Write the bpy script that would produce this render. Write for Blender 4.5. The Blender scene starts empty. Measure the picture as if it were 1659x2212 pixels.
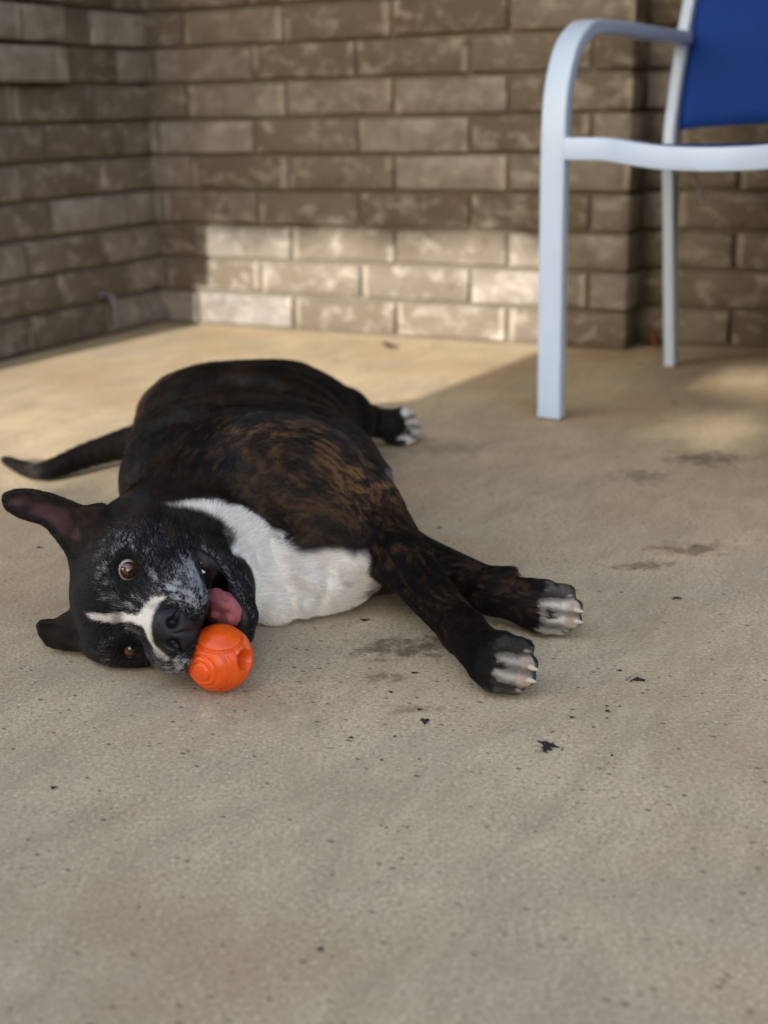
import bpy, bmesh, math, random, zlib
import numpy as np
from mathutils import Vector, Matrix

random.seed(7)
rng = np.random.default_rng(11)
scene = bpy.context.scene
COL = scene.collection
R_ = math.radians

# ------------------------------------------------------------------ camera
CAM_H, PITCH, ROLL = 0.5, R_(16.5), 0.0207
cam_d = bpy.data.cameras.new('camera')
cam = bpy.data.objects.new('camera', cam_d)
COL.objects.link(cam)
cam_d.sensor_fit = 'VERTICAL'
cam_d.sensor_height = 36.0
cam_d.sensor_width = 27.0
cam_d.lens = 2950.0 / 2212.0 * 36.0
cam_d.clip_start = 0.02
cam_d.clip_end = 600
cam.matrix_world = (Matrix.Translation((0, 0, CAM_H)) @ Matrix.Rotation(math.pi / 2 - PITCH, 4, 'X')
                    @ Matrix.Rotation(-ROLL, 4, 'Z'))
cam_d.dof.use_dof = True
cam_d.dof.focus_distance = 1.24
cam_d.dof.aperture_fstop = 4.5
scene.camera = cam

# ------------------------------------------------------------------ sky and sun
SUN_AZ, SUN_EL = R_(31.0), R_(16.5)          # heading of the light, height of the sun
world = bpy.data.worlds.new('World')
scene.world = world
world.use_nodes = True
wn = world.node_tree
for n in list(wn.nodes):
    wn.nodes.remove(n)
w_out = wn.nodes.new('ShaderNodeOutputWorld')
w_bg = wn.nodes.new('ShaderNodeBackground')
w_sky = wn.nodes.new('ShaderNodeTexSky')
w_sky.sky_type = 'NISHITA'
w_sky.sun_disc = False
w_sky.sun_elevation = SUN_EL
w_sky.sun_rotation = SUN_AZ + math.pi
w_sky.air_density = 0.9
w_sky.dust_density = 4.0
w_bg.inputs['Strength'].default_value = 0.15
wn.links.new(w_sky.outputs['Color'], w_bg.inputs['Color'])
wn.links.new(w_bg.outputs['Background'], w_out.inputs['Surface'])

sun_d = bpy.data.lights.new('sun', 'SUN')
sun_d.energy = 2.0
sun_d.angle = R_(0.53)
sun_d.color = (1.0, 0.96, 0.89)
sun = bpy.data.objects.new('sun', sun_d)
COL.objects.link(sun)
sun_dir = Vector((math.sin(SUN_AZ) * math.cos(SUN_EL), math.cos(SUN_AZ) * math.cos(SUN_EL), -math.sin(SUN_EL)))
sun.rotation_euler = sun_dir.to_track_quat('-Z', 'Y').to_euler()
sun.location = (-2, -4, 5)

scene.view_settings.view_transform = 'Standard'
scene.view_settings.look = 'None'
scene.view_settings.gamma = 1.0
scene.view_settings.use_curve_mapping = False
scene.view_settings.exposure = 2.36
scene.render.engine = 'CYCLES'
scene.cycles.max_bounces = 6
scene.cycles.diffuse_bounces = 3
scene.cycles.use_light_tree = False
scene.cycles.caustics_reflective = False
scene.cycles.caustics_refractive = False
scene.cycles.use_denoising = True

# ------------------------------------------------------------------ helpers
def link(o, parent=None):
    COL.objects.link(o)
    if parent is not None:
        o.parent = parent
    return o

def tag(o, label=None, cat=None, group=None, kind=None):
    if label: o['label'] = label
    if cat: o['category'] = cat
    if group: o['group'] = group
    if kind: o['kind'] = kind
    return o

def empty(name, loc=(0, 0, 0), rz=0.0):
    o = bpy.data.objects.new(name, None)
    o.location = loc
    o.rotation_euler = (0, 0, rz)
    o.empty_display_size = 0.05
    return link(o)

def mesh_obj(name, verts, faces, mat, parent=None, smooth=False):
    me = bpy.data.meshes.new(name)
    me.from_pydata([tuple(map(float, v)) for v in verts], [], [tuple(map(int, f)) for f in faces])
    me.update()
    if mat is not None:
        me.materials.append(mat)
    if smooth:
        me.polygons.foreach_set('use_smooth', [True] * len(me.polygons))
    return link(bpy.data.objects.new(name, me), parent)

def bm_obj(name, bm, mat, parent=None, smooth=False):
    me = bpy.data.meshes.new(name)
    bm.normal_update()
    bm.to_mesh(me)
    bm.free()
    if mat is not None:
        me.materials.append(mat)
    if smooth:
        me.polygons.foreach_set('use_smooth', [True] * len(me.polygons))
    return link(bpy.data.objects.new(name, me), parent)

def box_bm(x0, x1, y0, y1, z0, z1, bevel=0.0, seg=2, bm=None):
    new = bm is None
    b = bmesh.new()
    vs = [b.verts.new(p) for p in ((x0, y0, z0), (x1, y0, z0), (x1, y1, z0), (x0, y1, z0),
                                   (x0, y0, z1), (x1, y0, z1), (x1, y1, z1), (x0, y1, z1))]
    for f in ((0, 3, 2, 1), (4, 5, 6, 7), (0, 1, 5, 4), (1, 2, 6, 5), (2, 3, 7, 6), (3, 0, 4, 7)):
        b.faces.new([vs[i] for i in f])
    if bevel > 0:
        bmesh.ops.bevel(b, geom=list(b.edges), offset=bevel, segments=seg, affect='EDGES', profile=0.5)
    return b

# --- node helpers
class NT:
    def __init__(self, name):
        self.m = bpy.data.materials.new(name)
        self.m.use_nodes = True
        self.t = self.m.node_tree
        self.b = self.t.nodes['Principled BSDF']
    def n(self, typ, **kw):
        nd = self.t.nodes.new(typ)
        ins = kw.pop('ins', {})
        for k, v in kw.items():
            setattr(nd, k, v)
        for k, v in ins.items():
            self.set(nd, k, v)
        return nd
    def set(self, nd, key, v):
        sock = nd.inputs[key]
        if hasattr(v, 'is_linked') or hasattr(v, 'links'):
            self.t.links.new(v, sock)
        else:
            sock.default_value = v
    def bsdf(self, key, v):
        self.set(self.b, key, v)
    def math(self, op, a, b=None, c=None, clamp=False):
        nd = self.n('ShaderNodeMath', operation=op, use_clamp=clamp)
        self.set(nd, 0, a)
        if b is not None: self.set(nd, 1, b)
        if c is not None: self.set(nd, 2, c)
        return nd.outputs[0]
    def noise(self, vec, scale, detail=4.0, rough=0.55, dist=0.0, out='Fac'):
        nd = self.n('ShaderNodeTexNoise', ins={'Scale': scale, 'Detail': detail, 'Roughness': rough, 'Distortion': dist})
        if vec is not None: self.set(nd, 'Vector', vec)
        return nd.outputs[out]
    def vor(self, vec, scale, feature='F1', out='Distance', rnd=1.0):
        nd = self.n('ShaderNodeTexVoronoi', feature=feature, ins={'Scale': scale, 'Randomness': rnd})
        if vec is not None: self.set(nd, 'Vector', vec)
        return nd.outputs[out]
    def map(self, vec, loc=(0, 0, 0), rot=(0, 0, 0), scale=(1, 1, 1)):
        nd = self.n('ShaderNodeMapping', ins={'Location': loc, 'Rotation': rot, 'Scale': scale})
        self.set(nd, 'Vector', vec)
        return nd.outputs[0]
    def ramp(self, fac, stops, interp='LINEAR'):
        nd = self.n('ShaderNodeValToRGB')
        cr = nd.color_ramp
        cr.interpolation = interp
        while len(cr.elements) < len(stops):
            cr.elements.new(0.5)
        for e, (p, c) in zip(cr.elements, stops):
            e.position = p
            e.color = (c, c, c, 1) if isinstance(c, (int, float)) else (*c, 1)
        self.set(nd, 'Fac', fac)
        return nd.outputs['Color']
    def rng(self, v, a, b, c=0.0, d=1.0):
        nd = self.n('ShaderNodeMapRange', ins={'From Min': a, 'From Max': b, 'To Min': c, 'To Max': d})
        nd.clamp = True
        self.set(nd, 'Value', v)
        return nd.outputs[0]
    def mix(self, fac, a, b, blend='MIX'):
        nd = self.n('ShaderNodeMix', data_type='RGBA', blend_type=blend)
        for k, v in ((0, fac), (6, a), (7, b)):
            if isinstance(v, tuple): v = (*v, 1) if len(v) == 3 else v
            self.set(nd, k, v)
        return nd.outputs[2]
    def bump(self, h, strength=0.3, dist=0.01, normal=None):
        nd = self.n('ShaderNodeBump', ins={'Strength': strength, 'Distance': dist})
        self.set(nd, 'Height', h)
        if normal is not None: self.set(nd, 'Normal', normal)
        return nd.outputs[0]
    def tex(self, which='Object'):
        return self.n('ShaderNodeTexCoord').outputs[which]

def plain(name, col, rough=0.6, spec=0.5, metal=0.0):
    m = NT(name)
    m.bsdf('Base Color', (*col, 1)); m.bsdf('Roughness', rough); m.bsdf('Specular IOR Level', spec); m.bsdf('Metallic', metal)
    return m.m

# ------------------------------------------------------------------ materials of the setting
def mat_concrete():
    m = NT('concrete')
    P = m.tex('Object')
    turn = m.map(P, rot=(0, 0, R_(-62)))                   # along the float strokes
    big = m.noise(P, 1.4, 3, 0.6)
    mid = m.noise(P, 6.0, 4, 0.65)
    brush = m.noise(m.map(turn, scale=(2.6, 8, 1)), 2.2, 5, 0.7, 0.9)
    brush2 = m.noise(m.map(turn, scale=(3.0, 9, 1)), 6.0, 4, 0.65, 0.6)
    sand = m.noise(P, 260, 2, 0.75)
    grain = m.noise(P, 700, 0, 0.5)
    col = m.mix(m.rng(big, 0.32, 0.68), (0.395, 0.306, 0.186), (0.500, 0.396, 0.252))
    col = m.mix(m.rng(mid, 0.36, 0.70, 0, 0.8), col, (0.610, 0.472, 0.288))
    col = m.mix(m.rng(brush, 0.42, 0.68, 0, 0.50), col, (0.290, 0.228, 0.152))
    col = m.mix(m.rng(brush2, 0.50, 0.72, 0, 0.36), col, (0.640, 0.515, 0.350))
    col = m.mix(m.rng(m.noise(m.map(P, loc=(4.1, 1.7, 0)), 2.6, 4, 0.6), 0.50, 0.70, 0, 0.6), col, (0.400, 0.258, 0.130))
    col = m.mix(m.rng(m.noise(m.map(P, loc=(9.1, 3.7, 0)), 4.4, 3, 0.6), 0.55, 0.72, 0, 0.5), col, (0.350, 0.305, 0.235))
    lump = m.rng(mid, 0.3, 0.65, 0.45, 1.0)
    col = m.mix(m.math('MULTIPLY', m.rng(sand, 0.27, 0.47, 0.9, 0), lump), col, (0.130, 0.098, 0.063))
    col = m.mix(m.math('MULTIPLY', m.rng(sand, 0.55, 0.72, 0, 0.8), lump), col, (0.80, 0.655, 0.455))
    col = m.mix(m.rng(grain, 0.35, 0.7, 0.0, 0.35), col, (0.24, 0.182, 0.115))
    # pits left by the float
    pv = m.n('ShaderNodeTexVoronoi', feature='F1', ins={'Scale': 150.0, 'Randomness': 1.0, 'Vector': m.map(turn, scale=(1, 0.6, 1))})
    pc = m.n('ShaderNodeSeparateColor', ins={'Color': pv.outputs['Color']})
    pit = m.math('MULTIPLY', m.math('LESS_THAN', pv.outputs['Distance'], m.math('MULTIPLY', pc.outputs[1], 0.26)), m.math('GREATER_THAN', pc.outputs[0], m.rng(mid, 0.3, 0.7, 0.80, 0.45)))
    pz = m.n('ShaderNodeTexVoronoi', feature='F1', ins={'Scale': 34.0, 'Randomness': 1.0, 'Vector': P})
    pd_ = m.n('ShaderNodeSeparateColor', ins={'Color': pz.outputs['Color']})
    pit2 = m.math('MULTIPLY', m.math('LESS_THAN', pz.outputs['Distance'], m.math('MULTIPLY', m.math('POWER', pd_.outputs[1], 2.0), 0.075)), m.math('GREATER_THAN', pd_.outputs[0], m.rng(big, 0.35, 0.65, 0.985, 0.88)))
    pits = m.math('MAXIMUM', pit, pit2)
    col = m.mix(m.math('MULTIPLY', pits, 0.75), col, (0.070, 0.052, 0.036))
    # old water and rust marks near the paws and by the chair
    wob = m.math('MULTIPLY', m.math('SUBTRACT', m.noise(P, 55, 3, 0.7), 0.5), 3.2)
    for (x, y, rx, ry, a, c) in STAINS:
        off = m.n('ShaderNodeVectorMath', operation='SUBTRACT'); m.set(off, 0, P); off.inputs[1].default_value = (x, y, 0)
        sc = m.map(off.outputs[0], scale=(1 / rx, 1 / ry, 1))
        ln = m.n('ShaderNodeVectorMath', operation='LENGTH'); m.set(ln, 0, sc)
        d = m.math('ADD', ln.outputs['Value'], wob)
        col = m.mix(m.rng(d, 0.2, 0.9, a, 0), col, c)
    m.bsdf('Base Color', col)
    m.bsdf('Roughness', m.rng(mid, 0.3, 0.7, 0.75, 0.92))
    m.bsdf('Specular IOR Level', 0.3)
    h = m.math('SUBTRACT', m.math('ADD', sand, m.math('MULTIPLY', brush2, 0.8)), m.math('MULTIPLY', pits, 0.8))
    m.bsdf('Normal', m.bump(h, 0.5, 0.0022))
    return m.m

STAINS = [(0.015, 1.225, 0.060, 0.034, 0.85, (0.115, 0.078, 0.040)),
          (0.060, 1.255, 0.035, 0.020, 0.7, (0.10, 0.072, 0.042)),
          (0.355, 1.51, 0.060, 0.030, 0.75, (0.17, 0.100, 0.052)),
          (0.29, 1.455, 0.050, 0.018, 0.7, (0.15, 0.098, 0.055)),
          (0.47, 1.93, 0.07, 0.06, 0.8, (0.115, 0.096, 0.070)),
          (0.36, 1.84, 0.045, 0.06, 0.65, (0.14, 0.11, 0.078)),
          (-0.005, 1.155, 0.030, 0.014, 0.75, (0.15, 0.10, 0.055)),
          (0.02, 1.085, 0.034, 0.012, 0.6, (0.17, 0.12, 0.07)),
          (0.10, 2.02, 0.10, 0.05, 0.5, (0.17, 0.135, 0.09)),
          (-0.12, 1.10, 0.09, 0.05, 0.35, (0.20, 0.16, 0.11))]

def mat_brick():
    m = NT('tan_brick')
    P = m.tex('Object')
    oi = m.n('ShaderNodeObjectInfo')
    rnd = oi.outputs['Random']
    shift = m.n('ShaderNodeVectorMath', operation='ADD'); m.set(shift, 0, P)
    cmb = m.n('ShaderNodeCombineXYZ')
    m.set(cmb, 0, m.math('MULTIPLY', rnd, 37.0)); m.set(cmb, 2, m.math('MULTIPLY', rnd, 91.0))
    m.set(shift, 1, cmb.outputs[0])
    Q = shift.outputs[0]
    col = m.ramp(rnd, [(0.0, (0.094, 0.074, 0.054)), (0.22, (0.150, 0.129, 0.102)), (0.45, (0.116, 0.098, 0.077)),
                       (0.65, (0.200, 0.175, 0.144)), (0.85, (0.184, 0.164, 0.147)), (1.0, (0.265, 0.245, 0.216))])
    col = m.mix(m.rng(m.noise(Q, 14, 5, 0.65), 0.38, 0.7, 0, 0.75), col, (0.105, 0.080, 0.058))
    col = m.mix(m.rng(m.noise(m.map(Q, scale=(1, 1, 1.5)), 19, 4, 0.65, 0.35), 0.50, 0.74, 0, 0.62), col, (0.37, 0.34, 0.295))
    col = m.mix(m.rng(m.noise(Q, 9, 3, 0.6, 1.5), 0.64, 0.74, 0, 0.7), col, (0.070, 0.052, 0.040))
    sep = m.n('ShaderNodeSeparateXYZ', ins={'Vector': P})
    ex = m.math('ABSOLUTE', m.math('ADD', sep.outputs[0], m.math('MULTIPLY', m.math('SUBTRACT', m.noise(Q, 18, 2), 0.5), 0.02)))
    edge = m.math('MULTIPLY', m.rng(ex, 0.112, 0.119), m.math('GREATER_THAN', m.noise(Q, 6.5, 1), 0.52))
    col = m.mix(m.math('MULTIPLY', edge, 0.28), col, (0.50, 0.44, 0.355))
    m.bsdf('Base Color', col)
    m.bsdf('Roughness', 0.92)
    m.bsdf('Specular IOR Level', 0.2)
    m.bsdf('Normal', m.bump(m.math('ADD', m.noise(Q, 60, 4, 0.7), m.math('MULTIPLY', m.noise(Q, 240, 2), 0.4)), 0.6, 0.004))
    return m.m

def mat_mortar():
    m = NT('mortar')
    P = m.tex('Object')
    col = m.mix(m.rng(m.noise(P, 6, 4), 0.3, 0.7), (0.105, 0.088, 0.062), (0.160, 0.137, 0.102))
    m.bsdf('Base Color', m.mix(m.rng(m.noise(P, 160, 2), 0.3, 0.7, 0, 0.4), col, (0.10, 0.082, 0.062)))
    m.bsdf('Roughness', 0.95); m.bsdf('Specular IOR Level', 0.2)
    m.bsdf('Normal', m.bump(m.noise(P, 130, 3), 0.5, 0.004))
    return m.m

M_CONCRETE, M_BRICK, M_MORTAR = mat_concrete(), mat_brick(), mat_mortar()

def mat_lawn():
    m = NT('lawn')
    P = m.tex('Object')
    m.bsdf('Base Color', m.mix(m.rng(m.noise(P, 5, 5), 0.3, 0.7), (0.045, 0.065, 0.022), (0.095, 0.105, 0.045)))
    m.bsdf('Roughness', 1.0); m.bsdf('Specular IOR Level', 0.1)
    return m.m

# ------------------------------------------------------------------ ground and patio floor
g = mesh_obj('ground', [(-300, -300, -0.10), (300, -300, -0.10), (300, 300, -0.10), (-300, 300, -0.10)], [(0, 1, 2, 3)], mat_lawn())
tag(g, kind='structure')
PHI = R_(27.34)
CX, CY = -0.5425, 3.386
DB = Vector((math.cos(PHI), -math.sin(PHI), 0))        # along the back wall, away from the corner
DL = Vector((-math.sin(PHI), -math.cos(PHI), 0))       # along the side wall, towards the camera
CORNER = Vector((CX, CY, 0))
fl = mesh_obj('patio_floor', [(-4.5, -3.2, -0.1), (5.0, -3.2, -0.1), (5.0, 4.6, -0.1), (-4.5, 4.6, -0.1),
                              (-4.5, -3.2, 0), (5.0, -3.2, 0), (5.0, 4.6, 0), (-4.5, 4.6, 0)],
              [(4, 5, 6, 7), (0, 1, 5, 4), (1, 2, 6, 5), (2, 3, 7, 6), (3, 0, 4, 7)], M_CONCRETE)
tag(fl, kind='structure')

# ------------------------------------------------------------------ brick walls
CH, BL, JOINT, BH = 0.0797, 0.268, 0.0105, 0.0692
def brick_mesh(name, length, seed, depth):
    r = random.Random(seed)
    b = box_bm(-length / 2, length / 2, -0.013, depth, -BH / 2, BH / 2, 0.0032, 2)
    for v in b.verts:
        v.co.x += r.uniform(-0.0012, 0.0012); v.co.z += r.uniform(-0.0012, 0.0012); v.co.y += r.uniform(-0.0012, 0.0012)
    me = bpy.data.meshes.new(name)
    b.normal_update(); b.to_mesh(me); b.free()
    me.materials.append(M_BRICK)
    me.polygons.foreach_set('use_smooth', [True] * len(me.polygons))
    return me
_bricks = {}
def brick_of(length, deep=False):
    """shared brick meshes; cut bricks at wall ends get a mesh of their own"""
    full = abs(length - (BL - JOINT)) < 0.004 and not deep
    key = 'full%d' % random.randrange(5) if full else 'cut%.2f%d' % (length, deep)
    if key not in _bricks:
        _bricks[key] = brick_mesh('brick', BL - JOINT if full else length, zlib.crc32(key.encode()) % 999, 0.112 if deep else 0.05)
    return _bricks[key]

def brick_wall(name, origin, along, s0, s1, even, odd, rows, top, thick=0.12, ledge=None, open_end=False):
    """a mortar-backed wall with real bricks for the courses in view; local x runs along the wall, -y faces the patio"""
    ang = math.atan2(along.y, along.x)
    root = bm_obj(name, box_bm(s0, s1, 0.0, thick, 0, top), M_MORTAR)
    root.location = origin
    root.rotation_euler = (0, 0, ang)
    tag(root, kind='structure')
    for k in range(rows):
        ph = even if k % 2 == 0 else odd
        n0 = math.floor((s0 - ph) / BL) - 1
        joints = [ph + BL * n for n in range(n0, n0 + int((s1 - s0) / BL) + 4)]
        cuts = [s0] + [j for j in joints if s0 + 0.02 < j < s1 - 0.02] + [s1]
        if ledge and k >= ledge[0]:
            cuts = sorted([c for c in cuts if abs(c - ledge[1]) > 0.06] + [ledge[1]])
        for a, b in zip(cuts[:-1], cuts[1:]):
            deep = open_end and b == s1
            a2 = a + (JOINT / 2 if a > s0 else 0.003); b2 = b - (JOINT / 2 if b < s1 else 0.003)
            if deep: b2 = b + 0.008
            out = -ledge[2] if ledge and k >= ledge[0] and b <= ledge[1] + 1e-6 else 0.0
            o = bpy.data.objects.new('brick', brick_of(b2 - a2, deep))
            o.location = ((a2 + b2) / 2, out + random.uniform(-0.0018, 0.0022), CH * (k + 0.5) + 0.004 + random.uniform(-0.0012, 0.0012))
            o.rotation_euler = (0, random.uniform(-0.004, 0.004), random.uniform(-0.006, 0.006))
            link(o, root)
    # the courses above the frame, out of sight, as one piece
    bm = bmesh.new()
    k = rows
    while CH * (k + 1) < top:
        ph = even if k % 2 == 0 else odd
        n0 = math.floor((s0 - ph) / BL) + 1
        j = ph + BL * n0
        while j + BL < s1 + 0.01:
            b = box_bm(j + JOINT / 2, j + BL - JOINT / 2, -0.010, 0.02, CH * k + 0.009, CH * k + 0.009 + BH)
            tmp = bpy.data.meshes.new('t'); b.to_mesh(tmp); b.free(); bm.from_mesh(tmp); bpy.data.meshes.remove(tmp)
            j += BL
        k += 1
    up = bm_obj('upper_courses', bm, M_BRICK, root)
    tag(up, kind='stuff')
    return root

TOP = 2.62
PW = 1.183                                              # the near length of the back wall, then it steps back
back = brick_wall('wall_back', CORNER, DB, 0.0, PW, 0.122, 0.035, 11, TOP, 0.11, open_end=True)
NRM = Vector((math.sin(PHI), math.cos(PHI), 0))
rec = brick_wall('wall_recess', CORNER + DB * PW + NRM * 0.11, DB, 0.0, 1.9, 0.20, 0.075, 11, TOP, 0.12)
# side wall: local x towards the camera is negative along DL, so run it from its near end to the corner
side_len = 1.60
side = brick_wall('wall_side', CORNER - NRM * 0.0 + DL * side_len, -DL, 0.0, side_len + 0.05,
                  (side_len - 0.207) % BL, (side_len - 0.116) % BL, 11, TOP, 0.12, ledge=(7, side_len - 0.335, 0.042))

ret = brick_wall('wall_sky_block', CORNER + DB * (PW + 0.80) - NRM * 1.10, NRM, 0.0, 1.20, 0.1, 0.23, 0, TOP, 0.12)  # unseen wall added to keep sky light off the recess

# ------------------------------------------------------------------ what shades the patio: roof, pier, tree (all unseen, behind or above the camera)
M_SOFFIT = plain('white_soffit', (0.62, 0.60, 0.56), 0.7, 0.3)
ROOF_D = 1.7
def wall_pt(s, d, z):                                    # s along the back wall from the corner, d metres out from it
    p = CORNER + DB * s - NRM * d
    return (p.x, p.y, z)
rv = [wall_pt(-2.6, -0.4, 2.56), wall_pt(4.2, -0.4, 2.56), wall_pt(4.2, ROOF_D, 2.56), wall_pt(-2.6, ROOF_D, 2.56)]
rv += [(x, y, 2.74) for x, y, z in rv]
roof = mesh_obj('patio_roof', rv, [(0, 1, 2, 3), (7, 6, 5, 4), (0, 4, 5, 1), (1, 5, 6, 2), (2, 6, 7, 3), (3, 7, 4, 0)], M_SOFFIT)
tag(roof, 'flat white soffit roof over the brick patio', 'roof', kind='structure')

SUN_H = Vector((math.sin(SUN_AZ), math.cos(SUN_AZ), 0))
SUN_R = Vector((math.cos(SUN_AZ), -math.sin(SUN_AZ), 0))
p0 = Vector((0.334, 2.8517, 0)) - SUN_H * 3.9            # unseen pier, set so its left edge throws the floor's long shadow edge
pier = bm_obj('shade_pier', box_bm(0, 0.40, -0.40, 0, 0, 2.555), M_MORTAR)
pier.location = p0
pier.rotation_euler = (0, math.atan2(SUN_R.y, SUN_R.x), 0)
pier.rotation_euler = (0, 0, math.atan2(SUN_R.y, SUN_R.x))
tag(pier, 'unseen square brick pier behind the camera, placed to shade the patio', 'pier')
bm = bmesh.new()
for k in range(31):
    for (x0, x1) in ((0.004, 0.195), (0.205, 0.396)):
        for y0, y1 in ((-0.41, -0.30), (-0.10, 0.01)):
            b = box_bm(x0, x1, y0, y1, CH * k + 0.009, CH * k + 0.009 + BH)
            tmp = bpy.data.meshes.new('t'); b.to_mesh(tmp); b.free(); bm.from_mesh(tmp); bpy.data.meshes.remove(tmp)
tag(bm_obj('brick_courses', bm, M_BRICK, pier), kind='stuff')

def mat_leaf():
    m = NT('tree_leaf')
    P = m.tex('Object')
    m.bsdf('Base Color', m.mix(m.noise(P, 3.0, 3), (0.035, 0.06, 0.018), (0.085, 0.11, 0.035)))
    m.bsdf('Roughness', 0.6); m.bsdf('Specular IOR Level', 0.3)
    return m.m
TREE_D = 7.2
def shade_wanted(p):
    """follow the sun's ray through a leaf: keep the leaf unless it would shade one of the sunny patches"""
    tan_e = math.tan(SUN_EL)
    dw = -(p - CORNER).dot(NRM) / SUN_H.dot(NRM)             # level distance to the plane of the back wall
    hw = p.z - dw * tan_e
    if hw > 0:
        s = (p + SUN_H * dw - CORNER).dot(DB)
        return hw > 0.235 + 0.012 * math.sin(s * 17.0) or s > 1.3
    q = p + SUN_H * (p.z / tan_e)
    s = (q - CORNER).dot(DB); d = -(q - CORNER).dot(NRM)
    wob = 0.06 * math.sin(s * 9.0 + 1.0) + 0.05 * math.sin(s * 21.0)
    if s < 1.36 and d < 1.42 + wob - 0.12 * s:               # the band along the foot of the wall
        return False
    for (x, y, rx, ry) in ((0.74, 2.47, 0.18, 0.17), (0.52, 2.10, 0.11, 0.13), (0.84, 2.16, 0.10, 0.12)):
        if ((q.x - x) / rx) ** 2 + ((q.y - y) / ry) ** 2 < 1.0:
            return False
    return True
tree = empty('shade_tree', tuple(Vector((0.0, 2.4, -0.1)) - SUN_H * (TREE_D + 0.3) + SUN_R * 2.1))  # unseen tree, set here to shade the patio; leaves left out for sun patches
tag(tree, 'unseen leafy tree set behind the camera, its crown shaped to mask the sun', 'tree')
lv, lf = [], []
lr = random.Random(5)
n_leaf = 0
while n_leaf < 110000:
    side_o = lr.uniform(-3.0, 3.4)
    z = lr.uniform(0.05, 5.4)
    if (abs(side_o - .2) / 3.3) ** 4 + (abs(z - 2.6) / 2.8) ** 4 > 1.0:
        continue
    depth = lr.uniform(-0.7, 0.7)
    p = Vector((0.0, 2.4, 0)) - SUN_H * (TREE_D + depth) + SUN_R * side_o + Vector((0, 0, z))
    if not shade_wanted(p):
        continue
    a = Vector((lr.gauss(0, 1), lr.gauss(0, 1), lr.gauss(0, .7))).normalized()
    b = a.cross(Vector((lr.gauss(0, 1), lr.gauss(0, 1), lr.gauss(0, 1)))).normalized()
    L, Wd = lr.uniform(0.08, 0.12), lr.uniform(0.05, 0.07)
    p = p - tree.location
    i = len(lv)
    lv += [p - a * L * .5, p + b * Wd * .5 + a * .01, p + a * L * .5, p - b * Wd * .5 + a * .01]
    lf.append((i, i + 1, i + 2, i + 3))
    n_leaf += 1
cr = mesh_obj('crown', lv, lf, mat_leaf(), tree)
tag(cr, kind='stuff')
def tube(name, pts, radii, mat, parent=None, seg=16, caps=True, smooth=True, flat=None):
    """a tapered tube through pts; flat=(a, b) gives each ring an elliptical section"""
    pts = [Vector(p) for p in pts]
    V, Fc = [], []
    prev = None
    for i, p in enumerate(pts):
        t = (pts[min(i + 1, len(pts) - 1)] - pts[max(i - 1, 0)]).normalized()
        if prev is None:
            ref = Vector((0, 0, 1)) if abs(t.z) < 0.9 else Vector((1, 0, 0))
            nrm = t.cross(ref).normalized()
        else:
            nrm = (prev - t * prev.dot(t)).normalized()
        prev = nrm
        bi = t.cross(nrm)
        for j in range(seg):
            a = 2 * math.pi * j / seg
            V.append(p + (nrm * math.cos(a) + bi * math.sin(a)) * radii[i])
    for i in range(len(pts) - 1):
        for j in range(seg):
            Fc.append((i * seg + j, i * seg + (j + 1) % seg, (i + 1) * seg + (j + 1) % seg, (i + 1) * seg + j))
    if caps:
        Fc.append(tuple(reversed(range(seg))))
        Fc.append(tuple((len(pts) - 1) * seg + j for j in range(seg)))
    return mesh_obj(name, V, Fc, mat, parent, smooth)
M_BARK = plain('bark', (0.09, 0.065, 0.045), 0.95, 0.1)
tube('trunk', [(0, 0, 0), (0.04, 0.02, 0.8), (-0.03, 0.05, 1.7), (0.05, 0, 2.8), (0, 0.05, 4.6)], [0.17, 0.14, 0.125, 0.09, 0.04], M_BARK, tree)
for i in range(7):
    a = i * 0.9
    tube('branch', [(0, 0, 1.4 + .3 * i), (0.5 * math.cos(a), .5 * math.sin(a), 1.9 + .3 * i), (1.2 * math.cos(a), 0.7 * math.sin(a), 2.3 + .25 * i)], [0.06, 0.045, 0.02], M_BARK, tree, 8)

# ------------------------------------------------------------------ the dog: one continuous body grown from a distance field
V3 = lambda *a: np.array(a, dtype=np.float64)
E0 = V3(-0.2383, 1.188, 0.058)                           # midway between the eyes
FU = V3(0.196, -0.976, 0.095); FU /= np.linalg.norm(FU)  # the way the nose points
FW = V3(-1, 0, 0) + FU[0] * FU; FW /= np.linalg.norm(FW)  # crown of the head
FV = np.cross(FW, FU)                                    # the dog's left, which is up: it lies on its right side
HM = np.stack([FU, FV, FW])
def Wd(u, v, w):                                         # head centimetres -> metres in the scene
    return E0 + (u * FU + v * FV + w * FW) / 100.0
def to_head(p):
    return (p - E0) @ HM.T * 100.0

def hash3(i, j, k, seed):
    n = (i * 73856093) ^ (j * 19349663) ^ (k * 83492791) ^ (seed * 2654435761 & 0x7fffffff)
    n = (n ^ (n >> 13)) * 1274126177 & 0x7fffffff
    n = (n ^ (n >> 16)) * 668265263 & 0x7fffffff
    return ((n ^ (n >> 15)) & 0xffff).astype(np.float32) / 65535.0
def vnoise(p, scale, seed=0):
    q = np.asarray(p) * scale
    f = np.floor(q).astype(np.int64); t = (q - f).astype(np.float32); t = t * t * (3 - 2 * t)
    r = 0
    for a in (0, 1):
        for b in (0, 1):
            for c in (0, 1):
                wgt = (t[..., 0] if a else 1 - t[..., 0]) * (t[..., 1] if b else 1 - t[..., 1]) * (t[..., 2] if c else 1 - t[..., 2])
                r = r + wgt * hash3(f[..., 0] + a, f[..., 1] + b, f[..., 2] + c, seed)
    return r
def fbm(p, scale, seed=0, oct=3):
    r = 0; amp = 0.5; tot = 0
    for o in range(oct):
        r = r + amp * vnoise(p, scale * 2.03 ** o, seed + o * 17); tot += amp; amp *= 0.55
    return r / tot
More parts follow.
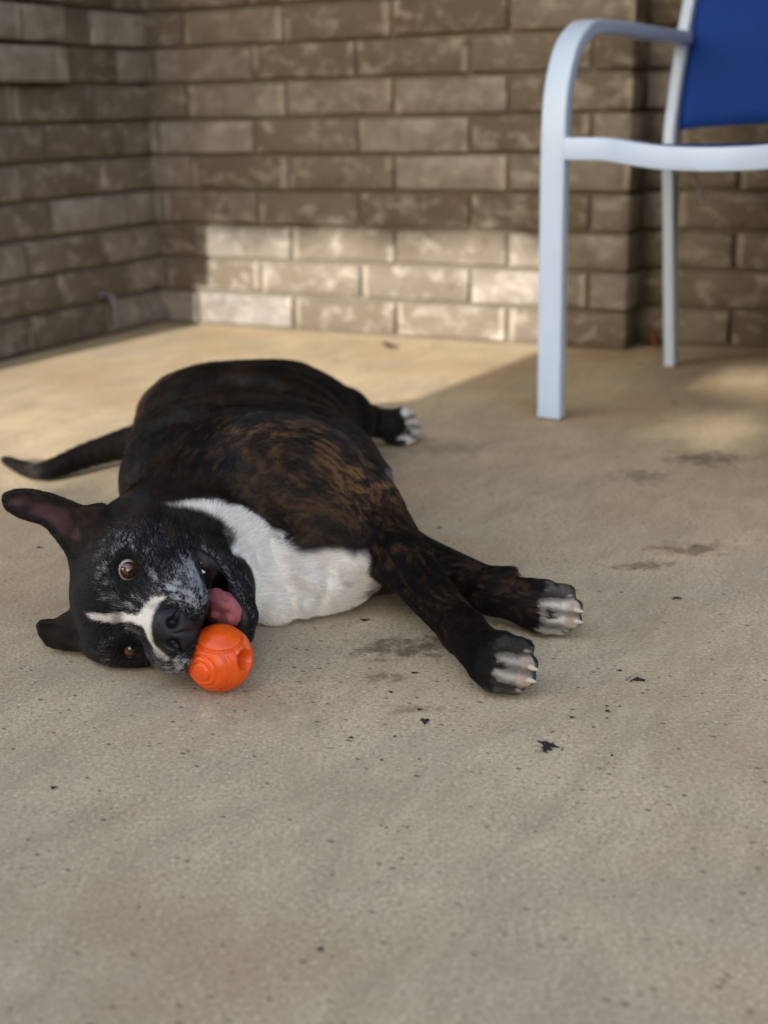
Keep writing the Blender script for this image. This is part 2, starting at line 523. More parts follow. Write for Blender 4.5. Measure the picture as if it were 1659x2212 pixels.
def sstep(a, b, x):
    t = np.clip((x - a) / (b - a), 0, 1)
    return t * t * (3 - 2 * t)

# --- primitives: (function of points, bounding box)
def ell(c, r, M=None):
    c = np.asarray(c, float); r = np.asarray(r, float)
    def f(p):
        q = p - c
        if M is not None: q = q @ np.asarray(M).T
        k0 = np.sqrt(((q / r) ** 2).sum(-1)); k1 = np.sqrt(((q / (r * r)) ** 2).sum(-1)) + 1e-9
        return k0 * (k0 - 1) / k1
    R = r.max()
    return f, c - R, c + R
def hell(c, r, tilt=0.0):                                # ellipsoid in head centimetres, tilted about the ear-to-ear axis
    M = HM
    if tilt:
        ct, st = math.cos(tilt), math.sin(tilt)
        M = np.array([[ct, 0, st], [0, 1, 0], [-st, 0, ct]]) @ HM
    return ell(Wd(*c), np.array(r) / 100.0, M)
def cone(a, b, ra, rb):
    a = np.asarray(a, float); b = np.asarray(b, float); ab = b - a; L2 = ab @ ab
    def f(p):
        t = np.clip(((p - a) @ ab) / L2, 0, 1)
        d = p - (a + t[..., None] * ab)
        return np.sqrt((d * d).sum(-1)) - (ra + (rb - ra) * t)
    R = max(ra, rb)
    return f, np.minimum(a, b) - R, np.maximum(a, b) + R
def hcone(a, b, ra, rb):
    return cone(Wd(*a), Wd(*b), ra / 100.0, rb / 100.0)
TR = np.array([  # y, centre x, centre z, half depth (x), half thickness (z)
    (1.300, -0.100, 0.028, 0.030, 0.020), (1.322, -0.103, 0.046, 0.075, 0.045), (1.360, -0.112, 0.064, 0.108, 0.064), (1.420, -0.128, 0.079, 0.138, 0.081),
    (1.500, -0.146, 0.087, 0.152, 0.089), (1.580, -0.160, 0.086, 0.150, 0.086), (1.660, -0.174, 0.080, 0.141, 0.079),
    (1.730, -0.186, 0.080, 0.138, 0.079), (1.800, -0.196, 0.086, 0.138, 0.087), (1.870, -0.204, 0.083, 0.131, 0.084),
    (1.940, -0.212, 0.075, 0.112, 0.074), (2.000, -0.218, 0.062, 0.080, 0.055), (2.035, -0.222, 0.05, 0.03, 0.02)])
def trunk():
    def cubic(y, col):
        yi = TR[:, 0]; v = TR[:, col]
        m = np.gradient(v, yi)
        i = np.clip(np.searchsorted(yi, y) - 1, 0, len(yi) - 2)
        h = yi[i + 1] - yi[i]; t = np.clip((y - yi[i]) / h, 0, 1)
        return ((2 * t ** 3 - 3 * t ** 2 + 1) * v[i] + (t ** 3 - 2 * t ** 2 + t) * h * m[i]
                + (-2 * t ** 3 + 3 * t ** 2) * v[i + 1] + (t ** 3 - t ** 2) * h * m[i + 1])
    def f(p):
        y = p[..., 1]
        cx, cz, rx, rz = (cubic(y, k) for k in (1, 2, 3, 4))
        qx = (p[..., 0] - cx) / rx; qz = (p[..., 2] - cz) / rz
        k0 = (np.abs(qx) ** 2.3 + np.abs(qz) ** 2.3) ** (1 / 2.3)
        d = (k0 - 1) * np.minimum(rx, rz) * 0.95
        return np.maximum(d, np.maximum(1.296 - y, y - 2.04))
    return f, V3(-0.36, 1.29, -0.01), V3(0.02, 2.05, 0.19)
def polysdf(P, v, w):
    P = np.asarray(P, float); d = np.full(v.shape, 1e9); s = np.ones(v.shape)
    n = len(P)
    for i in range(n):
        a = P[i]; b = P[i - 1]
        e = b - a
        t = np.clip(((v - a[0]) * e[0] + (w - a[1]) * e[1]) / (e @ e), 0, 1)
        dx = v - a[0] - e[0] * t; dy = w - a[1] - e[1] * t
        d = np.minimum(d, dx * dx + dy * dy)
        c1 = w >= a[1]; c2 = w < b[1]; c3 = e[0] * (w - a[1]) > e[1] * (v - a[0])
        flip = (c1 & c2 & c3) | (~c1 & ~c2 & ~c3)
        s = np.where(flip, -s, s)
    return s * np.sqrt(d)
EAR_L = [(8.66, 1.84), (8.83, 3.21), (9.69, 5.05), (10.27, 6.55), (10.68, 8.39), (10.63, 9.96), (10.25, 11.04), (9.47, 11.26), (8.56, 10.9),
         (7.83, 9.81), (7.03, 7.7), (6.5, 7.09), (5.13, 6.11), (3.72, 5.25), (2.62, 4.45), (4.53, 2.38), (7.17, 1.14)]
EAR_R = [(-2.43, 8.72), (-1.87, 8.29), (-1.89, 7.42), (-2.26, 6.71), (-1.88, 5.6), (-2.62, 4.99), (-4.93, 5.14), (-4.94, 6.23), (-4.77, 7.18), (-4.48, 7.94), (-3.5, 8.57)]
def ear_u(v, w, left):                                   # how far forward the ear leaf stands: a cupped, slightly folded sheet
    if left:
        mid = 5.4 + (w - 3.0) * 0.52                     # v along the middle of the ear
        return -6.6 - 0.25 * (w - 3) * 0.4 + 0.16 * np.clip(v - mid, -3, 3) ** 2 * np.clip(1.2 - (w - 3) * 0.08, .2, 1.2) - 0.9
    return -6.4 + 0.22 * (v + 3.3) ** 2
def ear(poly, left, th):
    def f(p):
        q = to_head(p); u, v, w = q[..., 0], q[..., 1], q[..., 2]
        d2 = polysdf(poly, v, w) + 0.28
        du = np.abs(u - ear_u(v, w, left)) - th
        o = np.maximum(d2, 0) ** 2 + np.maximum(du, 0) ** 2
        return (np.sqrt(o) + np.minimum(np.maximum(d2, du), 0) - 0.28) / 100.0 * 0.8
    pts = np.array([Wd(u, v, w) for v, w in poly for u in (-10, -3)])
    return f, pts.min(0), pts.max(0)

BALL_C, BALL_R = V3(-0.1496, 1.136, 0.0305), 0.0305
EYES = [V3(-0.85, 3.75, -0.1), V3(-0.85, -3.75, 0.1)]

PR = []                                                  # (primitive, blend radius, class)
def add(prim, k=0.02, cls='coat'): PR.append((prim, k, cls))
add(trunk(), 0.0)
# neck, chest, shoulders
add(cone((-0.232, 1.300, 0.070), (-0.155, 1.430, 0.088), 0.070, 0.088), 0.035)
add(cone((-0.205, 1.288, 0.058), (-0.140, 1.375, 0.058), 0.062, 0.066), 0.025, 'white')
add(ell((-0.088, 1.352, 0.044), (0.078, 0.056, 0.046)), 0.03, 'white')
add(ell((-0.015, 1.392, 0.034), (0.046, 0.050, 0.034)), 0.02, 'arm')
add(cone((-0.175, 1.298, 0.095), (-0.125, 1.345, 0.075), 0.034, 0.036), 0.02, 'white')
add(ell((-0.130, 1.440, 0.118), (0.085, 0.090, 0.058)), 0.03)
add(ell((-0.078, 1.392, 0.092), (0.056, 0.050, 0.046)), 0.02, 'arm')
RIDGE = [(-0.030, 1.322, 0.062), (-0.036, 1.315, 0.056), (-0.048, 1.305, 0.046), (-0.060, 1.301, 0.034), (-0.080, 1.296, 0.024), (-0.098, 1.296, 0.018)]
for a, b in zip(RIDGE[:-1], RIDGE[1:]):                                      # loose fold over the breastbone
    add(cone(a, b, 0.0115, 0.0115), 0.008, 'white')
add(ell((-0.112, 1.303, 0.022), (0.026, 0.022, 0.024)), 0.010, 'white')
# left fore leg (the upper one)
L_EL, L_WR, L_KN = V3(-0.024, 1.415, 0.078), V3(0.0705, 1.178, 0.035), V3(0.0905, 1.125, 0.030)
add(cone((-0.105, 1.415, 0.124), (-0.034, 1.418, 0.090), 0.058, 0.040), 0.018, 'arm')
add(cone((-0.165, 1.452, 0.140), (-0.080, 1.422, 0.128), 0.040, 0.050), 0.016, 'coat')
add(cone(L_EL, L_EL * 0.55 + L_WR * 0.45, 0.0375, 0.0262), 0.022, 'arm')
add(cone(L_EL * 0.55 + L_WR * 0.45, L_WR, 0.0262, 0.0190), 0.015, 'arm')
add(cone(L_WR, L_KN, 0.0195, 0.0215), 0.010, 'arm')
# right fore leg (underneath)
R_EL, R_WR, R_KN = V3(-0.015, 1.415, 0.042), V3(0.105, 1.290, 0.033), V3(0.143, 1.265, 0.028)
add(cone((-0.08, 1.42, 0.045), R_EL, 0.055, 0.040), 0.03, 'arm')
add(cone(R_EL, R_WR, 0.035, 0.0215), 0.02, 'arm')
add(cone(R_WR, R_KN, 0.021, 0.022), 0.010, 'arm')
CLAWS, TOE_AX = [], []
def paw(kn, tip, lat, r, spread, n=4):
    d = (tip - kn); L = np.linalg.norm(d); d /= L
    lat = lat - d * (lat @ d); lat /= np.linalg.norm(lat)
    nrm = np.cross(d, lat)
    M = np.stack([d, lat, nrm])
    for i in range(n):
        o = i - (n - 1) / 2
        ln = L * (0.80, 1.04, 1.0, 0.76)[i % 4]
        a = kn + lat * o * spread * 0.8
        m = kn + lat * o * spread * 1.02 + d * ln * 0.52 + nrm * 0.0045
        e = kn + lat * o * spread * 1.08 + d * ln * 0.92 - nrm * 0.003
        add(cone(a, m, r * 0.9, r * 0.95), 0.010, 'toe')
        add(ell(m, (r * 1.35, r * 0.98, r * 1.0), M), 0.005, 'toe')            # knuckle
        add(ell(e, (r * 1.15, r * 0.88, r * 0.86), M), 0.003, 'toe')           # toe tip
        TOE_AX.append((a, m, e, len(TOE_AX) // 4, i))
        CLAWS.append((e + d * r * 0.80 + nrm * 0.0035, d, nrm))
        add(ell(e - nrm * r * 0.75 + d * r * 0.2, (r * 0.85, r * 0.75, r * 0.55), M), 0.002, 'toe')   # toe pad
    add(ell(kn + d * L * 0.35 - nrm * r * 0.9, (r * 1.5, r * 1.5, r * 1.5)), 0.008, 'toe')
    return d, lat, nrm
paw(L_KN, V3(0.118, 1.104, 0.026), V3(0.15, 0.25, 1.0), 0.0108, 0.0108)
paw(R_KN, V3(0.178, 1.240, 0.026), V3(0.1, 0.2, 1.0), 0.0106, 0.0106)
add(cone((0.108, 1.278, 0.052), (0.124, 1.268, 0.060), 0.010, 0.006), 0.008, 'arm')   # dewclaw
# hind legs
add(ell((-0.150, 1.880, 0.080), (0.108, 0.105, 0.068)), 0.035)
add(cone((-0.130, 1.89, 0.085), (-0.060, 1.935, 0.066), 0.066, 0.046), 0.03)
add(cone((-0.060, 1.945, 0.064), (-0.032, 2.025, 0.046), 0.040, 0.026), 0.02, 'arm')
add(cone((-0.032, 2.030, 0.046), (0.012, 2.040, 0.034), 0.024, 0.022), 0.012, 'arm')
paw(V3(0.014, 2.040, 0.030), V3(0.052, 2.062, 0.024), V3(-0.1, 0.3, 1.0), 0.0115, 0.0125)
add(cone((-0.20, 1.93, 0.045), (-0.09, 1.99, 0.04), 0.05, 0.035), 0.02)                # the right hind leg, tucked behind
add(cone((-0.09, 1.99, 0.04), (-0.12, 2.07, 0.03), 0.035, 0.024), 0.02, 'arm')
add(cone((-0.12, 2.07, 0.03), (-0.04, 2.11, 0.024), 0.023, 0.021), 0.012, 'arm')
# tail
TAIL = [(-0.270, 1.965, 0.055, .036), (-0.335, 1.962, 0.046, .028), (-0.385, 1.945, 0.036, .0225), (-0.430, 1.915, 0.028, .019),
        (-0.465, 1.880, 0.020, .0155), (-0.490, 1.872, 0.016, .013), (-0.525, 1.915, 0.013, .0105), (-0.558, 1.960, 0.012, .007)]
def spline(P, n):
    P = np.asarray(P, float); Q = np.vstack([2 * P[0] - P[1], P, 2 * P[-1] - P[-2]]); out = []
    for i in range(len(P) - 1):
        a, b, c, d = Q[i:i + 4]
        for t in np.linspace(0, 1, n, endpoint=False):
            out.append(0.5 * ((2 * b) + (c - a) * t + (2 * a - 5 * b + 4 * c - d) * t * t + (3 * b - a - 3 * c + d) * t ** 3))
    return np.array(out + [P[-1]])
TS = spline([(x, y, z * 0.94, r * 0.88) for x, y, z, r in TAIL], 3)
for a, b in zip(TS[:-1], TS[1:]):
    add(cone(a[:3], b[:3], a[3], b[3]), 0.004, 'tail')
# belly skin fold behind the elbow, a few teats
add(cone((0.000, 1.500, 0.090), (-0.012, 1.560, 0.088), 0.016, 0.010), 0.014, 'fold')
add(cone((-0.035, 1.47, 0.112), (0.004, 1.49, 0.092), 0.014, 0.012), 0.016, 'fold')
for q in ((-0.012, 1.60, 0.10), (-0.030, 1.68, 0.098)):
    add(ell(q, (0.008, 0.007, 0.007)), 0.006, 'fold')
# head
add(hell((-6.2, 0.2, 0.5), (7.6, 6.1, 4.9)), 0.02, 'head')
add(hell((-2.2, 0.0, 0.9), (3.8, 4.4, 3.4)), 0.015, 'head')
add(hell((-5.8, 4.6, -2.2), (5.6, 3.5, 5.0)), 0.015, 'head')
add(hell((-5.4, -3.6, -2.2), (5.2, 3.0, 4.8)), 0.015, 'head')
add(hell((-8.0, 4.6, -5.8), (4.6, 3.2, 4.2)), 0.02, 'head')
add(hell((-8.5, 0.0, -4.5), (6.0, 6.0, 5.0)), 0.02, 'head')
for s in (1, -1):
    add(hell((-1.5, s * 3.6, 1.55), (1.9, 2.1, 1.15)), 0.008, 'head')          # brow
    add(hell((-0.9, s * 3.5, -1.7), (2.0, 2.2, 1.3)), 0.010, 'head')           # under the eye
    add(hell((-1.3, s * 5.0, -0.2), (1.7, 1.2, 1.8)), 0.010, 'head')           # outer corner
add(hcone((-1.2, 0, -1.5), (7.3, 0.0, -3.4), 2.7, 1.85), 0.015, 'head')
add(hell((3.2, 2.55, -4.2), (4.7, 2.5, 2.75)), 0.012, 'head')
add(hell((3.2, -2.65, -4.0), (4.7, 2.4, 2.8)), 0.012, 'head')
add(hell((6.1, 1.75, -4.9), (2.5, 2.05, 2.1)), 0.012, 'head')
add(hell((6.1, -2.05, -4.7), (2.5, 2.1, 2.1)), 0.012, 'head')
add(hcone((1.2, 3.3, -5.0), (-2.2, 4.7, -5.0), 1.75, 1.8), 0.010, 'head')
add(hell((7.75, 0.05, -3.75), (1.5, 2.1, 1.95)), 0.006, 'nose')
for s, o in ((1, 0.05), (-1, 0.05)):                                            # wings of the nostrils
    add(hell((8.55, o + s * 1.05, -3.6), (0.7, 0.85, 1.15)), 0.003, 'nose')
# lower jaw, hanging open round the ball
JAW = [(-7.5, 4.4, -6.2, 2.3), (-3.2, 3.9, -8.0, 1.75), (-0.6, 2.7, -9.3, 1.5), (1.6, 1.2, -10.0, 1.4), (2.7, -0.6, -10.2, 1.35), (2.5, -2.3, -9.8, 1.3), (0.4, -3.4, -9.0, 1.3), (-7.0, -4.2, -5.9, 1.6)]
for a, b in zip(JAW[:-1], JAW[1:]):
    add(hcone(a[:3], b[:3], a[3], b[3]), 0.006, 'jaw')
add(hell((-2.6, -0.2, -9.6), (4.8, 3.6, 1.6), 0.46), 0.006, 'jaw')
add(hell((-4.6, 0.6, -7.4), (4.2, 4.6, 2.6), 0.3), 0.008, 'jaw')
add(hell((-3.6, 4.1, -7.0), (3.0, 1.7, 2.2)), 0.010, 'head')
add(hell((-6.5, 0.0, -8.2), (5.0, 4.2, 3.0), 0.4), 0.02, 'white')
add(ear(EAR_L, True, 0.16), 0.012, 'ear')
add(ear(EAR_R, False, 0.2), 0.012, 'ear')
add(hell((-7.0, 7.2, 2.2), (2.0, 1.6, 1.5)), 0.012, 'head')
add(hell((-6.4, -3.3, 5.2), (2.2, 1.7, 1.7)), 0.012, 'ear')
add(hell((-4.2, -4.2, 1.8), (3.6, 1.9, 2.6)), 0.015, 'head')
# carved away: mouth, nostrils, philtrum, lids, the ball
def chain(P, r, k):
    return [(cone(a, b, r, r), k) for a, b in zip(P[:-1], P[1:])]
ARC1 = [(-0.279, 1.475, 0.126), (-0.261, 1.481, 0.146), (-0.233, 1.479, 0.159), (-0.199, 1.459, 0.174), (-0.163, 1.443, 0.183), (-0.126, 1.437, 0.184), (-0.091, 1.424, 0.18), (-0.062, 1.419, 0.17), (-0.032, 1.417, 0.153), (-0.013, 1.401, 0.137)]
ARC1 = [(x, y + 0.045, z + 0.001) for x, y, z in ARC1] + [(0.004, 1.44, 0.118), (0.014, 1.43, 0.085)]
ARC2 = [(-0.282, 1.718, 0.139), (-0.241, 1.734, 0.157), (-0.194, 1.748, 0.162), (-0.146, 1.745, 0.158), (-0.103, 1.707, 0.146)]
SUB = chain(ARC1, 0.004, 0.022) + chain(ARC2, 0.002, 0.020) + chain([(-0.112, 1.297, 0.085), (-0.104, 1.291, 0.064), (-0.098, 1.285, 0.042), (-0.091, 1.288, 0.012)], 0.0035, 0.016) \
    + chain([(-0.061, 1.302, 0.069), (-0.052, 1.296, 0.050), (-0.062, 1.291, 0.026), (-0.072, 1.289, 0.010)], 0.003, 0.016) + chain([(-0.124, 1.283, 0.077), (-0.107, 1.284, 0.052), (-0.071, 1.287, 0.031)], 0.002, 0.012) + [(cone((-0.060, 1.505, 0.185), (0.010, 1.490, 0.100), 0.010, 0.014), 0.030), (cone((0.010, 1.490, 0.100), (0.020, 1.46, 0.040), 0.014, 0.012), 0.020),
       (cone((-0.155, 1.318, 0.150), (-0.100, 1.325, 0.085), 0.010, 0.008), 0.020),
       (hcone((-0.6, 5.1, -6.75), (1.2, 3.6, -7.7), 0.35, 0.75), 0.004), (hcone((1.2, 3.6, -7.7), (3.6, 1.9, -8.5), 0.75, 1.25), 0.004),
       (hcone((3.6, 1.9, -8.5), (5.5, -1.0, -8.6), 1.25, 1.6), 0.004), (hcone((5.5, -1.0, -8.6), (5.0, -3.5, -8.2), 1.6, 1.6), 0.004),
       (hell((1.2, 0.2, -8.3), (4.4, 2.9, 1.2), 0.30), 0.004),
       (hell((9.25, 0.98, -3.62), (0.95, 0.48, 0.62)), 0.002), (hell((9.25, -0.84, -3.55), (0.95, 0.46, 0.60)), 0.002),
       (hcone((9.0, 1.35, -3.9), (8.3, 2.1, -4.3), 0.30, 0.14), 0.002), (hcone((9.0, -1.2, -3.9), (8.3, -1.95, -4.3), 0.30, 0.14), 0.002),
       (hcone((9.3, 0.06, -3.4), (8.9, 0.04, -4.9), 0.08, 0.12), 0.002), (hcone((8.9, 0.04, -4.9), (7.6, -0.1, -6.6), 0.12, 0.16), 0.002),
       (hell(EYES[0] + V3(1.10, 0.14, 0.0), (1.05, 1.24, 0.90)), 0.003), (hell(EYES[1] + V3(1.0, 0, 0), (1.0, 0.72, 0.55)), 0.003),
       (ell(BALL_C, (BALL_R + 0.0012,) * 3), 0.002)]

GH = 0.0022
GO = V3(-0.585, 1.055, -0.008)
GN = np.array([380, 500, 100])
FLD = np.full(GN, 0.03, dtype=np.float32)
GX = [GO[i] + GH * np.arange(GN[i]) for i in range(3)]
def sub_box(lo, hi, pad):
    i0 = np.clip(np.floor((lo - pad - GO) / GH).astype(int), 0, GN - 1)
    i1 = np.clip(np.ceil((hi + pad - GO) / GH).astype(int) + 1, 1, GN)
    sl = tuple(slice(a, b) for a, b in zip(i0, i1))
    X, Y, Z = np.meshgrid(GX[0][sl[0]], GX[1][sl[1]], GX[2][sl[2]], indexing='ij')
    return sl, np.stack([X, Y, Z], -1)
for (f, lo, hi), k, cls in PR:
    sl, P = sub_box(lo, hi, k + 0.012)
    d = f(P); a = FLD[sl]
    if k > 0:
        h = np.maximum(k - np.abs(a - d), 0) / k
        FLD[sl] = np.minimum(a, d) - h * h * k * 0.25
    else:
        FLD[sl] = np.minimum(a, d)
# skin that rolls in soft folds over the loin and neck
sl, P = sub_box(V3(-0.36, 1.28, 0.0), V3(0.03, 2.0, 0.2), 0)
yy = P[..., 1] - 0.35 * (P[..., 0] + 0.17) ** 2 * 8 + 0.05 * (P[..., 2] - 0.1)
amp = 0.0012 * sstep(1.55, 1.66, P[..., 1]) * (1 - sstep(1.84, 1.92, P[..., 1])) * sstep(0.06, 0.12, P[..., 2])
FLD[sl] += (amp * np.sin(yy * 2 * math.pi / 0.046 + 5.0 * vnoise(P, 9, 3))).astype(np.float32)
FLD[sl] += (0.0035 * (fbm(P, 22, 5, 2) - 0.5)).astype(np.float32)
rib = 0.0015 * sstep(1.47, 1.53, P[..., 1]) * (1 - sstep(1.66, 1.74, P[..., 1])) * sstep(0.10, 0.15, P[..., 2])   # ribs under the skin
FLD[sl] += (rib * np.sin((P[..., 1] + 0.25 * P[..., 0]) * 2 * math.pi / 0.030)).astype(np.float32)
for (f, lo, hi), k in SUB:
    sl, P = sub_box(lo, hi, k + 0.006)
    d = -f(P); a = FLD[sl]
    h = np.maximum(k - np.abs(a - d), 0) / k
    FLD[sl] = np.maximum(a, d) + h * h * k * 0.25
# the floor presses the underside flat
zz = 0.0015 - GX[2][None, None, :]
h = np.maximum(0.006 - np.abs(FLD - zz), 0) / 0.006
FLD = (np.maximum(FLD, zz) + h * h * 0.0015).astype(np.float32)

def surface_nets(F, o, h):
    S = F < 0
    c = np.zeros(np.array(F.shape) - 1, dtype=np.uint8)
    for a in (0, 1):
        for b in (0, 1):
            for d in (0, 1):
                c += S[a:F.shape[0] - 1 + a, b:F.shape[1] - 1 + b, d:F.shape[2] - 1 + d]
    act = np.argwhere((c > 0) & (c < 8))
    idx = np.full(c.shape, -1, dtype=np.int32)
    idx[act[:, 0], act[:, 1], act[:, 2]] = np.arange(len(act))
    corner = {}
    for a in (0, 1):
        for b in (0, 1):
            for d in (0, 1):
                corner[(a, b, d)] = F[act[:, 0] + a, act[:, 1] + b, act[:, 2] + d].astype(np.float64)
    acc = np.zeros((len(act), 3)); cnt = np.zeros(len(act))
    for ax in range(3):
        for q in range(4):
            p0 = [0, 0, 0]; oth = [i for i in range(3) if i != ax]
            p0[oth[0]] = q & 1; p0[oth[1]] = q >> 1
            p1 = list(p0); p1[ax] = 1
            fa, fb = corner[tuple(p0)], corner[tuple(p1)]
            m = (fa < 0) != (fb < 0)
            t = np.where(m, fa / np.where(m, fa - fb, 1), 0)
            pos = np.tile(np.array(p0, float), (len(act), 1)); pos[:, ax] += t
            acc += pos * m[:, None]; cnt += m
    verts = o + h * (act + acc / cnt[:, None])
    quads = []
    for ax in range(3):
        n = F.shape
        lo = [slice(1, n[i] - 1) for i in range(3)]; lo[ax] = slice(0, n[ax] - 1)
        hi = list(lo); hi[ax] = slice(1, n[ax])
        A, B = S[tuple(lo)], S[tuple(hi)]
        e = np.argwhere(A != B)
        fl_ = A[e[:, 0], e[:, 1], e[:, 2]]
        e = e + np.array([0 if i == ax else 1 for i in range(3)])
        u, v = [(1, 2), (2, 0), (0, 1)][ax]
        def cell(du, dv):
            q = e.copy(); q[:, u] -= du; q[:, v] -= dv
            return idx[q[:, 0], q[:, 1], q[:, 2]]
        Q = np.stack([cell(1, 1), cell(0, 1), cell(0, 0), cell(1, 0)], 1)
        Q[~fl_] = Q[~fl_][:, ::-1]
        quads.append(Q)
    return verts, np.concatenate(quads)
DV, DF = surface_nets(FLD, GO, GH)
del FLD

# --- one pass of gentle smoothing, vertex normals
def smooth_mesh(V, F, it=2, lam=0.5):
    a = np.concatenate([F[:, [0, 1]], F[:, [1, 2]], F[:, [2, 3]], F[:, [3, 0]]])
    for _ in range(it):
        s = np.zeros_like(V); n = np.zeros(len(V))
        for i, j in ((0, 1), (1, 0)):
            for k in range(3):
                s[:, k] += np.bincount(a[:, i], weights=V[a[:, j], k], minlength=len(V))
            n += np.bincount(a[:, i], minlength=len(V))
        V = V + lam * (s / n[:, None] - V)
    return V
DV = smooth_mesh(DV, DF, 2, 0.45)
fn = np.cross(DV[DF[:, 2]] - DV[DF[:, 0]], DV[DF[:, 3]] - DV[DF[:, 1]])
farea = np.linalg.norm(fn, axis=1) * 0.5
vn = np.zeros_like(DV)
for k in range(4):
    for ax in range(3):
        vn[:, ax] += np.bincount(DF[:, k], weights=fn[:, ax], minlength=len(DV))
DN = vn / (np.linalg.norm(vn, axis=1)[:, None] + 1e-12)

# --- coat colours, per vertex: black-brown brindle, white chest and toes, grey muzzle, blaze
BLACK, BROWN, TAN = V3(0.0042, 0.0034, 0.0031), V3(0.024, 0.0128, 0.0070), V3(0.165, 0.082, 0.032)
WHITE, GREY = V3(0.84, 0.79, 0.71), V3(0.42, 0.42, 0.425)
CLS = {}
for (f, lo, hi), k, cls in PR:
    near = np.all((DV > lo - 0.04) & (DV < hi + 0.04), axis=1)
    d = np.full(len(DV), 0.05); d[near] = f(DV[near])
    CLS[cls] = np.minimum(CLS.get(cls, np.full(len(DV), 0.05)), d)
CLSN = list(CLS)
CLSA = np.stack([CLS[c] for c in CLSN], 1)
def lerp(a, b, t):
    return a + (b - a) * np.asarray(t)[..., None]
BLAZE = [(0.26, 4.05), (0.34, 1.92), (0.55, -0.13), (1.15, -1.0), (2.09, -1.56), (2.86, -2.15), (3.24, -3.0), (2.96, -3.38), (2.31, -2.75), (1.65, -2.31), (1.0, -2.0),
         (-0.03, -1.9), (-0.91, -2.1), (-1.61, -2.6), (-2.31, -3.34), (-2.7, -3.2), (-2.55, -2.5), (-2.04, -1.9), (-0.77, -1.45), (0.0, -1.15), (-0.1, -0.8), (-0.56, 0.48), (-0.52, 2.12), (-0.40, 3.5)]
MOUTH = [(5.5, -5.9), (4.66, -6.06), (4.07, -6.34), (2.76, -6.93), (1.87, -7.01), (0.67, -6.62), (-1.5, -6.3), (-3.5, -6.2), (-3.0, -10.3), (-2.1, -10.5), (-0.93, -10.75),
         (0.39, -10.35), (1.33, -9.8), (2.14, -9.35), (3.2, -8.9), (4.18, -8.15), (4.89, -6.95)]
TOES = [(L_KN, V3(0.118, 1.104, 0.026)), (R_KN, V3(0.178, 1.240, 0.026)), (V3(0.014, 2.040, 0.030), V3(0.052, 2.062, 0.024))]
STRIP = [V3(-0.205, 1.265, 0.134), V3(-0.184, 1.271, 0.132), V3(-0.163, 1.277, 0.124), V3(-0.145, 1.285, 0.111), V3(-0.128, 1.290, 0.090), V3(-0.119, 1.292, 0.063), V3(-0.113, 1.296, 0.030)]
STRIP_R = [0.0025, 0.0055, 0.011, 0.018, 0.024, 0.027, 0.031]
